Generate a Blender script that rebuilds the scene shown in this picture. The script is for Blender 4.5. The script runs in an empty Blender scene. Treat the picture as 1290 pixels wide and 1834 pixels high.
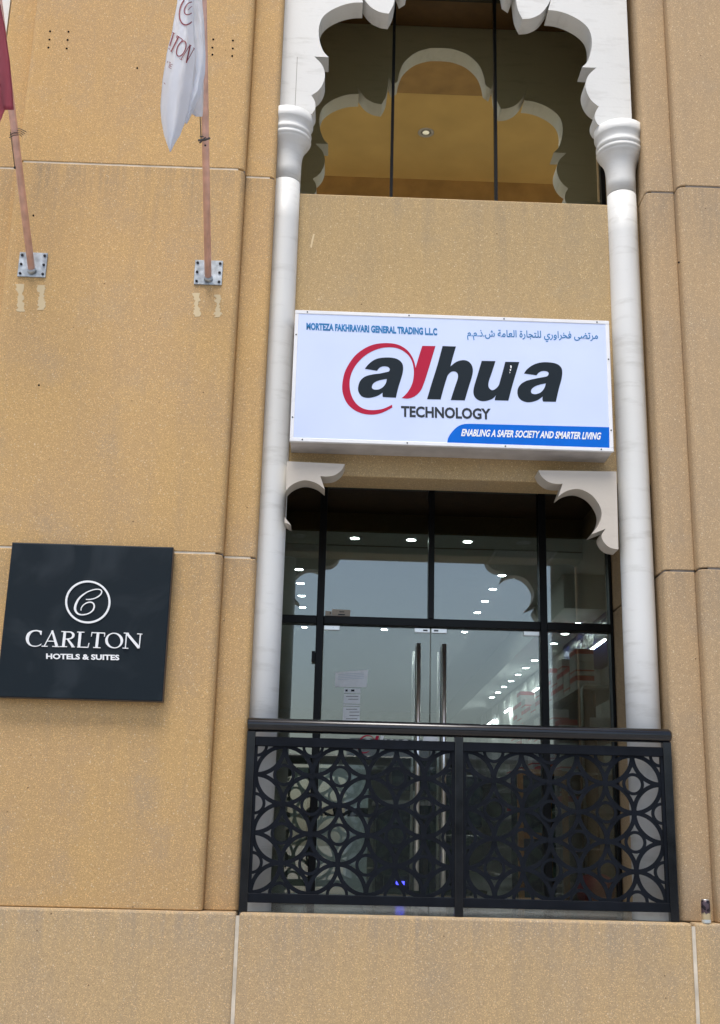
import bpy, bmesh, math, random
from mathutils import Vector, Matrix
random.seed(7)
PI = math.pi
C = bpy.context.scene.collection
scene = bpy.context.scene

# ------------------------------------------------------------------ camera, sky, sun, exposure
RX, RY, RZ = PITCH, ROLL, YAW = math.radians(15.8677338), math.radians(1.44160792), math.radians(1.2856492)
FPX, DIST = 2093.396, 7.8
cy_, sy_ = math.cos(YAW), math.sin(YAW); cp_, sp_ = math.cos(PITCH), math.sin(PITCH)
_f = Vector((sy_*cp_, cy_*cp_, sp_)); _r = Vector((cy_, -sy_, 0)); _u = _r.cross(_f)
cr_, sr_ = math.cos(ROLL), math.sin(ROLL)
cam_r = cr_*_r + sr_*_u; cam_u = -sr_*_r + cr_*_u
cam = bpy.data.cameras.new('camera'); camo = bpy.data.objects.new('camera', cam); C.objects.link(camo)
camo.matrix_world = Matrix(((cam_r.x, cam_u.x, -_f.x, 0), (cam_r.y, cam_u.y, -_f.y, -DIST), (cam_r.z, cam_u.z, -_f.z, 0), (0, 0, 0, 1)))
cam.sensor_fit = 'VERTICAL'; cam.sensor_height = 24.0; cam.lens = FPX/1834*24.0
cam.clip_start = 0.05; cam.clip_end = 3000
scene.camera = camo

SUN_EL, SUN_AZ = math.radians(66), math.radians(198)      # azimuth the light comes from, clockwise from +Y
world = bpy.data.worlds.new('World'); scene.world = world; world.use_nodes = True
wn = world.node_tree; bg = wn.nodes['Background']
sky = wn.nodes.new('ShaderNodeTexSky'); sky.sky_type = 'NISHITA'; sky.sun_disc = False
sky.sun_elevation = SUN_EL; sky.sun_rotation = SUN_AZ; sky.air_density = 1.0; sky.dust_density = 3.0; sky.ozone_density = 1.0
wn.links.new(sky.outputs[0], bg.inputs[0]); bg.inputs[1].default_value = 0.11
sun = bpy.data.lights.new('sun', 'SUN'); suno = bpy.data.objects.new('sun', sun); C.objects.link(suno)
sun.energy = 1.5; sun.angle = math.radians(24); sun.color = (1, 0.97, 0.93)
sd = Vector((math.sin(SUN_AZ)*math.cos(SUN_EL), math.cos(SUN_AZ)*math.cos(SUN_EL), math.sin(SUN_EL)))
suno.rotation_euler = (-sd).to_track_quat('-Z', 'Y').to_euler()
scene.view_settings.view_transform = 'Standard'; scene.view_settings.look = 'None'
scene.view_settings.gamma = 1; scene.view_settings.use_curve_mapping = False
scene.view_settings.exposure = 1.04
scene.cycles.max_bounces = 8; scene.cycles.transparent_max_bounces = 16; scene.cycles.sample_clamp_indirect = 6

# ------------------------------------------------------------------ measuring helper: photo pixel -> point on a real plane Y = const
def at(x, y, Y=0.0):
    a, b = (x-645)/FPX, (917-y)/FPX
    d = cam_r*a + cam_u*b + _f
    t = (Y+DIST)/d.y
    return (d.x*t, d.z*t)

# ------------------------------------------------------------------ materials
def mat(name): 
    m = bpy.data.materials.new(name); m.use_nodes = True
    return m, m.node_tree, m.node_tree.nodes['Principled BSDF']
def simple(name, col, rough=0.5, metal=0.0, var=0.12, scale=9, bump=0.0, spec=0.5, fine=60):
    m, nt, p = mat(name); N = nt.nodes; L = nt.links
    g = N.new('ShaderNodeNewGeometry'); n = N.new('ShaderNodeTexNoise'); n.inputs['Scale'].default_value = scale; n.inputs['Detail'].default_value = 6
    L.new(g.outputs['Position'], n.inputs['Vector'])
    r = N.new('ShaderNodeValToRGB'); r.color_ramp.elements[0].position = .3; r.color_ramp.elements[1].position = .7
    r.color_ramp.elements[0].color = tuple(c*(1-var) for c in col)+(1,); r.color_ramp.elements[1].color = tuple(min(1, c*(1+var)) for c in col)+(1,)
    L.new(n.outputs['Fac'], r.inputs['Fac']); L.new(r.outputs['Color'], p.inputs['Base Color'])
    mr = N.new('ShaderNodeMapRange'); mr.inputs['To Min'].default_value = max(0.02, rough-.08); mr.inputs['To Max'].default_value = min(1, rough+.1)
    L.new(n.outputs['Fac'], mr.inputs['Value']); L.new(mr.outputs[0], p.inputs['Roughness'])
    p.inputs['Metallic'].default_value = metal; p.inputs['Specular IOR Level'].default_value = spec
    if bump:
        n2 = N.new('ShaderNodeTexNoise'); n2.inputs['Scale'].default_value = fine; L.new(g.outputs['Position'], n2.inputs['Vector'])
        b = N.new('ShaderNodeBump'); b.inputs['Strength'].default_value = bump; b.inputs['Distance'].default_value = .004
        L.new(n2.outputs['Fac'], b.inputs['Height']); L.new(b.outputs[0], p.inputs['Normal'])
    return m

def mixc(nt, fac, a, b, mode='MIX'):
    n = nt.nodes.new('ShaderNodeMix'); n.data_type = 'RGBA'; n.blend_type = mode
    if isinstance(fac, float): n.inputs[0].default_value = fac
    else: nt.links.new(fac, n.inputs[0])
    for i, v in ((6, a), (7, b)):
        if isinstance(v, tuple): n.inputs[i].default_value = v+(1,)
        else: nt.links.new(v, n.inputs[i])
    return n.outputs[2]
def ramp(nt, src, p0, p1, v0=0.0, v1=1.0):
    m = nt.nodes.new('ShaderNodeMapRange'); m.inputs['From Min'].default_value = p0; m.inputs['From Max'].default_value = p1
    m.inputs['To Min'].default_value = v0; m.inputs['To Max'].default_value = v1
    nt.links.new(src, m.inputs['Value']); return m.outputs[0]
def noise(nt, vec, scale, detail=4, rough=.5):
    n = nt.nodes.new('ShaderNodeTexNoise'); n.inputs['Scale'].default_value = scale; n.inputs['Detail'].default_value = detail; n.inputs['Roughness'].default_value = rough
    nt.links.new(vec, n.inputs['Vector']); return n.outputs['Fac']

def aggregate(name, base, second, grey, streak=0.0, bright=(.80, .68, .48), drips=()):
    """precast panel face with exposed aggregate: ochre matrix, pale and dark grit, soft weather stains"""
    m, nt, p = mat(name); N = nt.nodes; L = nt.links
    pos = N.new('ShaderNodeNewGeometry').outputs['Position']
    col = mixc(nt, ramp(nt, noise(nt, pos, 1.1, 5), .38, .62), base, second)
    col = mixc(nt, ramp(nt, noise(nt, pos, 2.3, 7, .62), .52, .74, 0, .6), col, grey)
    col = mixc(nt, ramp(nt, noise(nt, pos, 160, 3, .7), .35, .65, 0, .6), col, tuple(c*.58 for c in base))
    mp = N.new('ShaderNodeMapping'); mp.inputs['Scale'].default_value = (5, 5, .5); L.new(pos, mp.inputs['Vector'])
    col = mixc(nt, ramp(nt, noise(nt, mp.outputs[0], 1.6, 5, .6), .5, .78, 0, .28+streak), col, tuple(c*.72 for c in grey))
    if drips:
        sx = N.new('ShaderNodeSeparateXYZ'); L.new(pos, sx.inputs[0])
        md = N.new('ShaderNodeMapping'); md.inputs['Scale'].default_value = (11, 3, .35); L.new(pos, md.inputs['Vector'])
        run = noise(nt, md.outputs[0], 1.5, 6, .65); wob = noise(nt, pos, 3.0, 4)
        for zt, ln_, amt, dark_c in drips:
            fall = ramp(nt, sx.outputs[2], zt-ln_, zt, 0, 1)
            cut = N.new('ShaderNodeMath'); cut.operation = 'LESS_THAN'; L.new(sx.outputs[2], cut.inputs[0]); cut.inputs[1].default_value = zt
            a1_ = N.new('ShaderNodeMath'); a1_.operation = 'MULTIPLY'; L.new(fall, a1_.inputs[0]); L.new(ramp(nt, run, .42, .68, .12, 1), a1_.inputs[1])
            a2_ = N.new('ShaderNodeMath'); a2_.operation = 'MULTIPLY'; L.new(a1_.outputs[0], a2_.inputs[0]); L.new(ramp(nt, wob, .3, .6, .3, amt), a2_.inputs[1])
            a3_ = N.new('ShaderNodeMath'); a3_.operation = 'MULTIPLY'; L.new(a2_.outputs[0], a3_.inputs[0]); L.new(cut.outputs[0], a3_.inputs[1])
            col = mixc(nt, a3_.outputs[0], col, dark_c)
    def grit(scale, lo, hi, size, c, col, fac=1.0):
        v = N.new('ShaderNodeTexVoronoi'); v.inputs['Scale'].default_value = scale; L.new(pos, v.inputs['Vector'])
        s = N.new('ShaderNodeSeparateColor'); L.new(v.outputs['Color'], s.inputs[0])
        a = N.new('ShaderNodeMath'); a.operation = 'LESS_THAN'; L.new(v.outputs['Distance'], a.inputs[0]); a.inputs[1].default_value = size
        r = ramp(nt, s.outputs[0], lo, hi)
        mm = N.new('ShaderNodeMath'); mm.operation = 'MULTIPLY'; L.new(a.outputs[0], mm.inputs[0]); L.new(r, mm.inputs[1])
        m2 = N.new('ShaderNodeMath'); m2.operation = 'MULTIPLY'; L.new(mm.outputs[0], m2.inputs[0]); m2.inputs[1].default_value = fac
        return mixc(nt, m2.outputs[0], col, c)
    col = grit(170, .62, .95, .5, tuple(min(1, c*1.5) for c in base), col, .7)
    col = grit(120, .74, .98, .42, tuple(c*.42 for c in base), col, .5)
    col = grit(80, .90, .99, .34, bright, col, .6)
    col = grit(36, .96, .995, .18, bright, col, .55)
    col = grit(26, .975, .995, .15, (.12, .07, .04), col, .8)
    L.new(col, p.inputs['Base Color']); p.inputs['Roughness'].default_value = .85; p.inputs['Specular IOR Level'].default_value = .25
    b = N.new('ShaderNodeBump'); b.inputs['Strength'].default_value = .5; b.inputs['Distance'].default_value = .003
    L.new(noise(nt, pos, 140, 2), b.inputs['Height']); L.new(b.outputs[0], p.inputs['Normal'])
    return m

M = {}
M['stone'] = aggregate('ochre_aggregate', (.60, .39, .17), (.54, .36, .185), (.44, .345, .24), drips=((1.90, .5, .75, (.27, .215, .15)), (4.88, .7, .85, (.27, .215, .15)), (7.8, 1.2, .5, (.27, .215, .15))))
M['stone_right'] = aggregate('vignetted_aggregate', (.50, .355, .205), (.46, .335, .205), (.39, .315, .23), drips=((1.90, .5, .7, (.24, .20, .15)), (4.88, .9, .85, (.24, .20, .15))))  # same stone; vignette darkening of the right wall put into its colour
M['stone_plinth'] = aggregate('plinth_aggregate', (.60, .42, .215), (.56, .40, .225), (.46, .37, .26), streak=.15, drips=((-.43, .22, .8, (.36, .30, .23)), (-.40, 1.0, .5, (.34, .27, .19))))
M['stone_spandrel'] = aggregate('spandrel_aggregate', (.49, .35, .175), (.46, .34, .19), (.39, .315, .21), drips=((4.9, .8, .7, (.30, .24, .16)),))
M['sealant'] = simple('joint_sealant', (.66, .59, .47), .8, var=.2)
M['sealant_dark'] = simple('weathered_sealant', (.17, .15, .13), .8, var=.3)
M['black_metal'] = simple('black_powder_coat', (.004, .005, .007), .2, 0, .3, spec=.6)
M['lattice'] = simple('charcoal_powder_coat', (.006, .008, .012), .6, 0, .25, spec=.12)
M['frame_black'] = simple('black_aluminium', (.004, .005, .006), .4, 0, .2, spec=.25)
M['steel'] = simple('brushed_steel', (.80, .79, .76), .30, 1.0, .06, 40)
M['galvanised'] = simple('galvanised_plate', (.42, .46, .49), .5, .6, .35, 22)
M['bolt'] = simple('dark_bolt', (.03, .03, .035), .5, .5)
M['pink_pole'] = simple('faded_red_paint', (.78, .50, .42), .38, .25, .18, 12, spec=.5)
M['rope'] = simple('grey_rope', (.10, .09, .085), .9, var=.3)
M['white_alu'] = simple('white_aluminium', (.80, .81, .83), .3, .0, .04)
M['grey_alu'] = simple('dusty_white_aluminium', (.50, .48, .47), .5, .0, .12)
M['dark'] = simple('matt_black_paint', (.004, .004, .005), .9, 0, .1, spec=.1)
M['ceiling'] = simple('painted_ceiling', (.62, .63, .60), .9, 0, .03)
M['shop_wall'] = simple('shop_wall_paint', (.50, .52, .48), .8, 0, .06)
M['tile'] = simple('grey_floor_tile', (.25, .26, .25), .18, 0, .15)
M['grout'] = simple('tile_grout', (.10, .10, .10), .8)
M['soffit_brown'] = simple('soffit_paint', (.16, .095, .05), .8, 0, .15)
M['gold'] = simple('golden_plaster', (.68, .47, .18), .7, 0, .10, 1.2)
M['gold_beam'] = simple('brown_plaster_beam', (.40, .25, .10), .7, 0, .15, 3)
M['paving'] = simple('pale_paving', (.56, .53, .48), .85, 0, .1, 1.5)
M['far_window'] = simple('far_window', (.38, .41, .44), .6)
M['far_grey'] = simple('grey_render', (.50, .53, .56), .8, 0, .1, .3)
M['far_pale'] = simple('pale_render', (.38, .38, .36), .8, 0, .1, .3)
M['ink_navy'] = simple('slate_vinyl', (.012, .020, .028), .6, 0, .03, spec=.15)
M['red'] = simple('red_vinyl', (.43, .010, .045), .6, 0, .03, spec=.2)
M['blue'] = simple('blue_vinyl', (.0, .135, .62), .6, 0, .05, spec=.15)
M['blue_text'] = simple('teal_blue_vinyl', (.005, .17, .42), .3)
M['white_ink'] = simple('white_lettering', (.85, .86, .86), .35, 0, .02)
M['black_ink'] = simple('black_lettering', (.012, .016, .02), .35)
M['paper'] = simple('white_paper', (.78, .82, .84), .6, 0, .05, 30)
M['beige_sticker'] = simple('beige_sticker', (.55, .47, .38), .6)
M['orange_wood'] = simple('orange_wood', (.50, .20, .04), .4, 0, .25, 12)
M['carton_white'] = simple('white_carton', (.62, .60, .58), .6)
M['carton_red'] = simple('red_carton', (.55, .05, .05), .6)
M['navy'] = simple('navy_fascia', (.01, .018, .16), .35)
M['pink'] = simple('pink_bag', (.65, .10, .16), .6)
M['green_board'] = simple('pale_green_board', (.82, .90, .86), .5, 0, .08, 4)
M['desk'] = simple('dark_desk', (.03, .045, .06), .3)
M['patch'] = None

def emit(name, col, s):
    m, nt, p = mat(name); p.inputs['Base Color'].default_value = (.8, .8, .8, 1)
    p.inputs['Emission Color'].default_value = col+(1,); p.inputs['Emission Strength'].default_value = s
    return m
M['lamp'] = emit('lamp_glow', (.93, 1, .98), 48)
M['led'] = emit('led_strip', (.92, .97, 1), 24)
M['blue_led'] = emit('blue_led', (.05, .05, 1), 4)
M['canopy_lamp'] = emit('canopy_lamp_glow', (1, .95, .85), .35)

def marble(name, base, vein, tint=(.70, .72, .74)):
    m, nt, p = mat(name); N = nt.nodes; L = nt.links
    pos = N.new('ShaderNodeNewGeometry').outputs['Position']
    mp = N.new('ShaderNodeMapping'); mp.inputs['Scale'].default_value = (1.4, 1.4, 6); mp.inputs['Rotation'].default_value = (.15, .25, 0); L.new(pos, mp.inputs['Vector'])
    n = noise(nt, mp.outputs[0], 2.2, 8, .62)
    col = mixc(nt, ramp(nt, n, .54, .72, 0, .65), base, vein)
    col = mixc(nt, ramp(nt, noise(nt, pos, 1.4, 5), .4, .7, 0, .6), col, tint)
    mp2 = N.new('ShaderNodeMapping'); mp2.inputs['Scale'].default_value = (.5, .5, 9); L.new(pos, mp2.inputs['Vector'])
    col = mixc(nt, ramp(nt, noise(nt, mp2.outputs[0], 1.8, 10, .8), .60, .66, 0, .30), col, vein)
    L.new(col, p.inputs['Base Color']); p.inputs['Roughness'].default_value = .5
    b = N.new('ShaderNodeBump'); b.inputs['Strength'].default_value = .25; b.inputs['Distance'].default_value = .003
    L.new(noise(nt, pos, 40, 4), b.inputs['Height']); L.new(b.outputs[0], p.inputs['Normal'])
    return m
M['marble'] = marble('white_stone', (.69, .70, .685), (.47, .47, .44), (.66, .67, .66))
M['cream'] = marble('cream_stone', (.56, .51, .44), (.46, .41, .35), (.52, .47, .40))

def glass(name, trans, gloss, fac, extra=0.0):
    m, nt, p = mat(name); N = nt.nodes; L = nt.links; N.remove(p)
    t = N.new('ShaderNodeBsdfTransparent'); t.inputs[0].default_value = trans+(1,)
    g = N.new('ShaderNodeBsdfGlossy'); g.inputs['Roughness'].default_value = 0.0; g.inputs['Color'].default_value = gloss+(1,)
    pos = N.new('ShaderNodeNewGeometry').outputs['Position']
    b = N.new('ShaderNodeBump'); b.inputs['Strength'].default_value = .02; b.inputs['Distance'].default_value = .01
    L.new(noise(nt, pos, 1.3, 1), b.inputs['Height']); L.new(b.outputs[0], g.inputs['Normal'])
    lw = N.new('ShaderNodeLayerWeight'); lw.inputs['Blend'].default_value = .25
    r = ramp(nt, lw.outputs['Facing'], 0, 1, fac, min(1, fac+.35))
    x = N.new('ShaderNodeMixShader'); L.new(r, x.inputs[0]); L.new(t.outputs[0], x.inputs[1]); L.new(g.outputs[0], x.inputs[2])
    out = x.outputs[0]
    if extra:                                   # thin film of dust on the pane
        d = N.new('ShaderNodeBsdfDiffuse'); d.inputs[0].default_value = (.45, .46, .44, 1)
        x2 = N.new('ShaderNodeMixShader'); L.new(ramp(nt, noise(nt, pos, 2.5, 5), .3, .7, extra*.6, extra*1.3), x2.inputs[0]); L.new(out, x2.inputs[1]); L.new(d.outputs[0], x2.inputs[2]); out = x2.outputs[0]
    L.new(out, N['Material Output'].inputs[0])
    return m
M['glass'] = glass('solar_glass', (.66, .71, .69), (.76, .79, .77), .20)
M['door_glass'] = glass('door_glass', (.84, .88, .86), (.74, .77, .75), .15, .045)
M['upper_glass'] = glass('bronze_glass', (.30, .27, .20), (.97, .93, .70), .62)

def sign_face():
    m, nt, p = mat('backlit_white_flex'); N = nt.nodes; L = nt.links
    pos = N.new('ShaderNodeNewGeometry').outputs['Position']
    col = mixc(nt, ramp(nt, noise(nt, pos, 1.5, 3), .35, .65), (.47, .54, .75), (.51, .58, .77))
    L.new(col, p.inputs['Base Color']); p.inputs['Roughness'].default_value = .35
    p.inputs['Emission Color'].default_value = (.62, .72, 1, 1); p.inputs['Emission Strength'].default_value = .10
    return m
M['sign_face'] = sign_face()
def slate_face():
    m, nt, p = mat('slate_sign_paint'); N = nt.nodes; L = nt.links
    pos = N.new('ShaderNodeNewGeometry').outputs['Position']
    w = N.new('ShaderNodeTexNoise'); w.inputs['Scale'].default_value = 2.2; w.inputs['Detail'].default_value = 5; w.inputs['Distortion'].default_value = 1.6; L.new(pos, w.inputs['Vector'])
    col = mixc(nt, ramp(nt, w.outputs['Fac'], .48, .68, 0, 1), (.006, .012, .017), (.016, .024, .031))
    L.new(col, p.inputs['Base Color']); L.new(ramp(nt, w.outputs['Fac'], .3, .7, .4, .6), p.inputs['Roughness']); p.inputs['Specular IOR Level'].default_value = .22
    return m
M['slate'] = slate_face()
def cloth(name, col, trans):
    m, nt, p = mat(name); N = nt.nodes; L = nt.links
    pos = N.new('ShaderNodeNewGeometry').outputs['Position']
    c = mixc(nt, ramp(nt, noise(nt, pos, 6, 4), .35, .65), tuple(x*.92 for x in col), col)
    L.new(c, p.inputs['Base Color']); p.inputs['Roughness'].default_value = .75; p.inputs['Sheen Weight'].default_value = .2
    t = N.new('ShaderNodeBsdfTranslucent'); t.inputs[0].default_value = col+(1,)
    x = N.new('ShaderNodeMixShader'); x.inputs[0].default_value = trans; L.new(p.outputs[0], x.inputs[1]); L.new(t.outputs[0], x.inputs[2])
    L.new(x.outputs[0], N['Material Output'].inputs[0]); return m
M['white_cloth'] = cloth('white_flag_cloth', (.90, .93, .98), .4)
M['red_cloth'] = cloth('maroon_flag_cloth', (.46, .10, .15), .25)

def patch_mat():
    m, nt, p = mat('dry_plaster_smear'); p.inputs['Base Color'].default_value = (.62, .50, .31, 1); p.inputs['Roughness'].default_value = .9
    return m
M['patch'] = patch_mat()

# ------------------------------------------------------------------ mesh helpers
def link(name, me, m, parent=None, smooth=False):
    o = bpy.data.objects.new(name, me); C.objects.link(o)
    if m is not None and not me.materials: me.materials.append(m)
    if parent is not None: o.parent = parent
    if smooth:
        for pl in me.polygons: pl.use_smooth = True
    return o
def obj(name, bm, m, parent=None, smooth=False):
    bmesh.ops.recalc_face_normals(bm, faces=bm.faces)
    me = bpy.data.meshes.new(name); bm.to_mesh(me); bm.free()
    return link(name, me, m, parent, smooth)
def add_box(bm, x0, x1, y0, y1, z0, z1, bev=0.0, seg=2):
    b2 = bmesh.new()
    bmesh.ops.create_cube(b2, size=1)
    for v in b2.verts: v.co = Vector(((x0+x1)/2+v.co.x*(x1-x0), (y0+y1)/2+v.co.y*(y1-y0), (z0+z1)/2+v.co.z*(z1-z0)))
    if bev: bmesh.ops.bevel(b2, geom=b2.edges[:], offset=bev, segments=seg, affect='EDGES', profile=.5)
    me = bpy.data.meshes.new('tmp'); b2.to_mesh(me); b2.free(); bm.from_mesh(me); bpy.data.meshes.remove(me)
def box(name, x0, x1, y0, y1, z0, z1, m, parent=None, bev=0.0, seg=2):
    bm = bmesh.new(); add_box(bm, x0, x1, y0, y1, z0, z1, bev, seg); return obj(name, bm, m, parent)
def add_tube(bm, pts, r, n=12, cap=True):
    pts = [Vector(p) for p in pts]; rings = []
    rad = r if isinstance(r, (list, tuple)) else [r]*len(pts)
    up = None
    for i, p in enumerate(pts):
        d = (pts[min(i+1, len(pts)-1)]-pts[max(i-1, 0)]).normalized()
        if up is None: up = d.orthogonal().normalized()
        up = (up-d*up.dot(d)).normalized(); s = d.cross(up)
        rings.append([bm.verts.new(p+(up*math.cos(2*PI*k/n)+s*math.sin(2*PI*k/n))*rad[i]) for k in range(n)])
    for a, b in zip(rings, rings[1:]):
        for k in range(n): bm.faces.new((a[k], a[(k+1) % n], b[(k+1) % n], b[k]))
    if cap: bm.faces.new(rings[0][::-1]); bm.faces.new(rings[-1])
def tube(name, pts, r, m, parent=None, n=12, smooth=True):
    bm = bmesh.new(); add_tube(bm, pts, r, n); o = obj(name, bm, m, parent, smooth)
    return o
def add_lathe(bm, cx, cy, prof, n=40):
    rings = [[bm.verts.new((cx+r*math.cos(2*PI*k/n), cy+r*math.sin(2*PI*k/n), z)) for k in range(n)] for r, z in prof]
    for a, b in zip(rings, rings[1:]):
        for k in range(n): bm.faces.new((a[k], a[(k+1) % n], b[(k+1) % n], b[k]))
    bm.faces.new(rings[0][::-1]); bm.faces.new(rings[-1])
def lathe(name, cx, cy, prof, m, parent=None, n=40, smooth=True):
    bm = bmesh.new(); add_lathe(bm, cx, cy, prof, n); return obj(name, bm, m, parent, smooth)

def crom(pts, seg=6):
    """closed outline; entries (x, y) are smooth, (x, y, 1) are corners -> dense polyline"""
    n = len(pts); out = []
    for i in range(n):
        p0, p1, p2, p3 = pts[i-1], pts[i], pts[(i+1) % n], pts[(i+2) % n]
        a = Vector(p1[:2]); b = Vector(p2[:2])
        c1 = len(p1) > 2; c2 = len(p2) > 2
        if c1 and c2: out.append(a); continue
        t1 = (b-a)*.9 if c1 else (b-Vector(p0[:2]))*.5
        t2 = (b-a)*.9 if c2 else (Vector(p3[:2])-a)*.5
        ln = (b-a).length
        for t, tt in ((t1, 1), (t2, 1)):
            if t.length > ln*1.3: t *= ln*1.3/t.length
        for s in range(seg):
            u = s/seg; u2 = u*u; u3 = u2*u
            out.append((2*u3-3*u2+1)*a+(u3-2*u2+u)*t1+(-2*u3+3*u2)*b+(u3-u2)*t2)
    return [(v.x, v.y) for v in out]
def curve_mesh(loops, depth):
    """closed 2D loops (x,z) with holes -> solid mesh lying in XZ, front towards -Y, from y=-depth..0"""
    cu = bpy.data.curves.new('tmp', 'CURVE'); cu.dimensions = '2D'; cu.fill_mode = 'BOTH'; cu.extrude = depth/2
    for lp in loops:
        s = cu.splines.new('POLY'); s.points.add(len(lp)-1)
        for p, q in zip(s.points, lp): p.co = (q[0], q[1], 0, 1)
        s.use_cyclic_u = True
    o = bpy.data.objects.new('tmp', cu); C.objects.link(o)
    dg = bpy.context.evaluated_depsgraph_get(); dg.update()
    me = bpy.data.meshes.new_from_object(o.evaluated_get(dg)); bpy.data.objects.remove(o); bpy.data.curves.remove(cu)
    for v in me.vertices: v.co = Vector((v.co.x, -v.co.z-depth/2, v.co.y))
    return me
def plate(name, loops, yback, depth, m, parent=None):
    me = curve_mesh(loops, depth); me.materials.clear()
    for v in me.vertices: v.co.y += yback
    return link(name, me, m, parent)
def merged(name, mes, m, parent=None):
    bm = bmesh.new()
    for me in mes: bm.from_mesh(me); bpy.data.meshes.remove(me)
    out = bpy.data.meshes.new(name); bm.to_mesh(out); bm.free(); return link(name, out, m, parent)
def ribbon_loop(pts):
    P = [Vector(p[:2]) for p in pts]; W = [p[2]/2 for p in pts]; L1 = []; L2 = []
    for i, p in enumerate(P):
        d = (P[min(i+1, len(P)-1)]-P[max(i-1, 0)]).normalized(); nrm = Vector((-d.y, d.x))
        L1.append(p+nrm*W[i]); L2.append(p-nrm*W[i])
    return [(v.x, v.y) for v in L1+L2[::-1]]
def smooth_stroke(pts, seg=8):
    out = []
    n = len(pts)
    for i in range(n-1):
        q = [Vector(pts[max(i-1, 0)]), Vector(pts[i]), Vector(pts[i+1]), Vector(pts[min(i+2, n-1)])]
        for s in range(seg):
            u = s/seg; out.append(tuple(.5*((2*q[1])+(-q[0]+q[2])*u+(2*q[0]-5*q[1]+4*q[2]-q[3])*u*u+(-q[0]+3*q[1]-3*q[2]+q[3])*u**3)))
    out.append(tuple(pts[-1])); return out
def text_mesh(s, quad, depth, weight=0.0, shear=0.0):
    """lettering whose box fills quad = [(x,z) top-left, top-right, bottom-left]"""
    cu = bpy.data.curves.new('tmp', 'FONT'); cu.body = s; cu.size = 1; cu.offset = weight; cu.shear = shear; cu.extrude = .01; cu.resolution_u = 3
    o = bpy.data.objects.new('tmp', cu); C.objects.link(o)
    dg = bpy.context.evaluated_depsgraph_get(); dg.update()
    me = bpy.data.meshes.new_from_object(o.evaluated_get(dg)); bpy.data.objects.remove(o); bpy.data.curves.remove(cu); me.materials.clear()
    xs = [v.co.x for v in me.vertices]; ys = [v.co.y for v in me.vertices]
    x0, x1, y0, y1 = min(xs), max(xs), min(ys), max(ys)
    tl, tr, bl = [Vector(q) for q in quad]
    for v in me.vertices:
        u = (v.co.x-x0)/(x1-x0); w = (y1-v.co.y)/(y1-y0); p = tl+(tr-tl)*u+(bl-tl)*w
        v.co = Vector((p.x, -(v.co.z/.02+.5)*depth, p.y))
    return me
def text(name, s, quad, yback, depth, m, parent, weight=0.0, shear=0.0):
    me = text_mesh(s, quad, depth, weight, shear)
    for v in me.vertices: v.co.y += yback
    return link(name, me, m, parent)

def tag(o, label=None, cat=None, group=None, kind=None):
    if label: o['label'] = label
    if cat: o['category'] = cat
    if group: o['group'] = group
    if kind: o['kind'] = kind
    return o
def thing(name, label, cat, loc=(0, 0, 0), group=None):
    o = bpy.data.objects.new(name, None); C.objects.link(o); o.empty_display_size = .2
    tag(o, label, cat, group); return o
def copy_tree(o, off, parent=None):
    c = o.copy(); C.objects.link(c)
    if parent is not None: c.parent = parent
    else: c.location = o.location+off
    for ch in o.children: copy_tree(ch, off, c)
    return c

# ------------------------------------------------------------------ dimensions (metres, eye at z = 0)
GROUND = -1.62
PXL, PXR = -.535, 2.31          # inner faces of the two piers of the bay
ZP = -.43                        # top of plinth
JZ = [ZP+.003, 1.892, 4.875, 7.85]
YG = 1.63                        # shopfront glass plane
YU = .92                         # upper glass plane
YL = .32                         # face of spandrel and lintel

# ------------------------------------------------------------------ ground, road
box('pavement', -30, 30, -9.5, -.0, GROUND-.3, GROUND, M['paving'])['kind'] = 'structure'
box('road', -400, 400, -24, -9.5, GROUND-.5, GROUND-.13, simple('asphalt', (.06, .06, .06), .9, 0, .15, 3))['kind'] = 'structure'
box('ground', -900, 900, -900, 900, GROUND-3, GROUND-.31, simple('sandy_ground', (.33, .28, .21), .95, 0, .15, .05))['kind'] = 'structure'
box('far_pavement', -400, 400, -30, -24, GROUND-.3, GROUND, M['paving'])['kind'] = 'structure'

# ------------------------------------------------------------------ the building
B = thing('building', 'ochre aggregate stone building with white columns and lobed arches, above the street', 'building')
def panel(x0, x1, yf, z0, z1, m=M['stone'], bev=.016, name='stone_panel', yb=.6, cl=None, cr=None):
    cl = bev if cl is None else cl; cr = bev if cr is None else cr
    def sect(t):
        P = [(x0, yb)]
        for c, xa, sgn in ((cl, x0, 1), (cr, x1, -1)):
            arc = [(xa+sgn*(c-c*math.cos(q)), yf+c*.9-c*.9*math.sin(q)) for q in (0, PI/10, PI/5, 3*PI/10, 2*PI/5, PI/2)]
            P += arc if sgn > 0 else arc[::-1]
        P.append((x1, yb))
        return [(min(max(x, x0+t), x1-t), y if y == yb else y+t) for x, y in P]
    bm = bmesh.new(); rings = []
    for z, t in ((z0, .006), (z0+.006, 0), (z1-.006, 0), (z1, .006)): rings.append([bm.verts.new((x, y, z)) for x, y in sect(t)])
    n = len(rings[0])
    for a, b in zip(rings, rings[1:]):
        for k in range(n): bm.faces.new((a[k], a[(k+1) % n], b[(k+1) % n], b[k]))
    bm.faces.new(rings[0][::-1]); bm.faces.new(rings[-1])
    return obj(name, bm, m, B)
G = .006
for i in range(3):
    z0, z1 = JZ[i]+(G if i else 0), JZ[i+1]-G
    panel(-2.47, -.76, 0, z0, z1, cl=.05, cr=.05)
    panel(-.762, PXL, .10, z0, z1, yb=YG+.2, cr=.04)
    panel(-2.695, -2.468, .10, z0, z1, bev=.016)
    panel(2.53, 4.9, 0, z0, z1, M['stone_right'], cl=.055)
    panel(PXR, 2.532, .10, z0, z1, M['stone_right'], bev=.016, yb=YG+.2, cl=.045)
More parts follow.
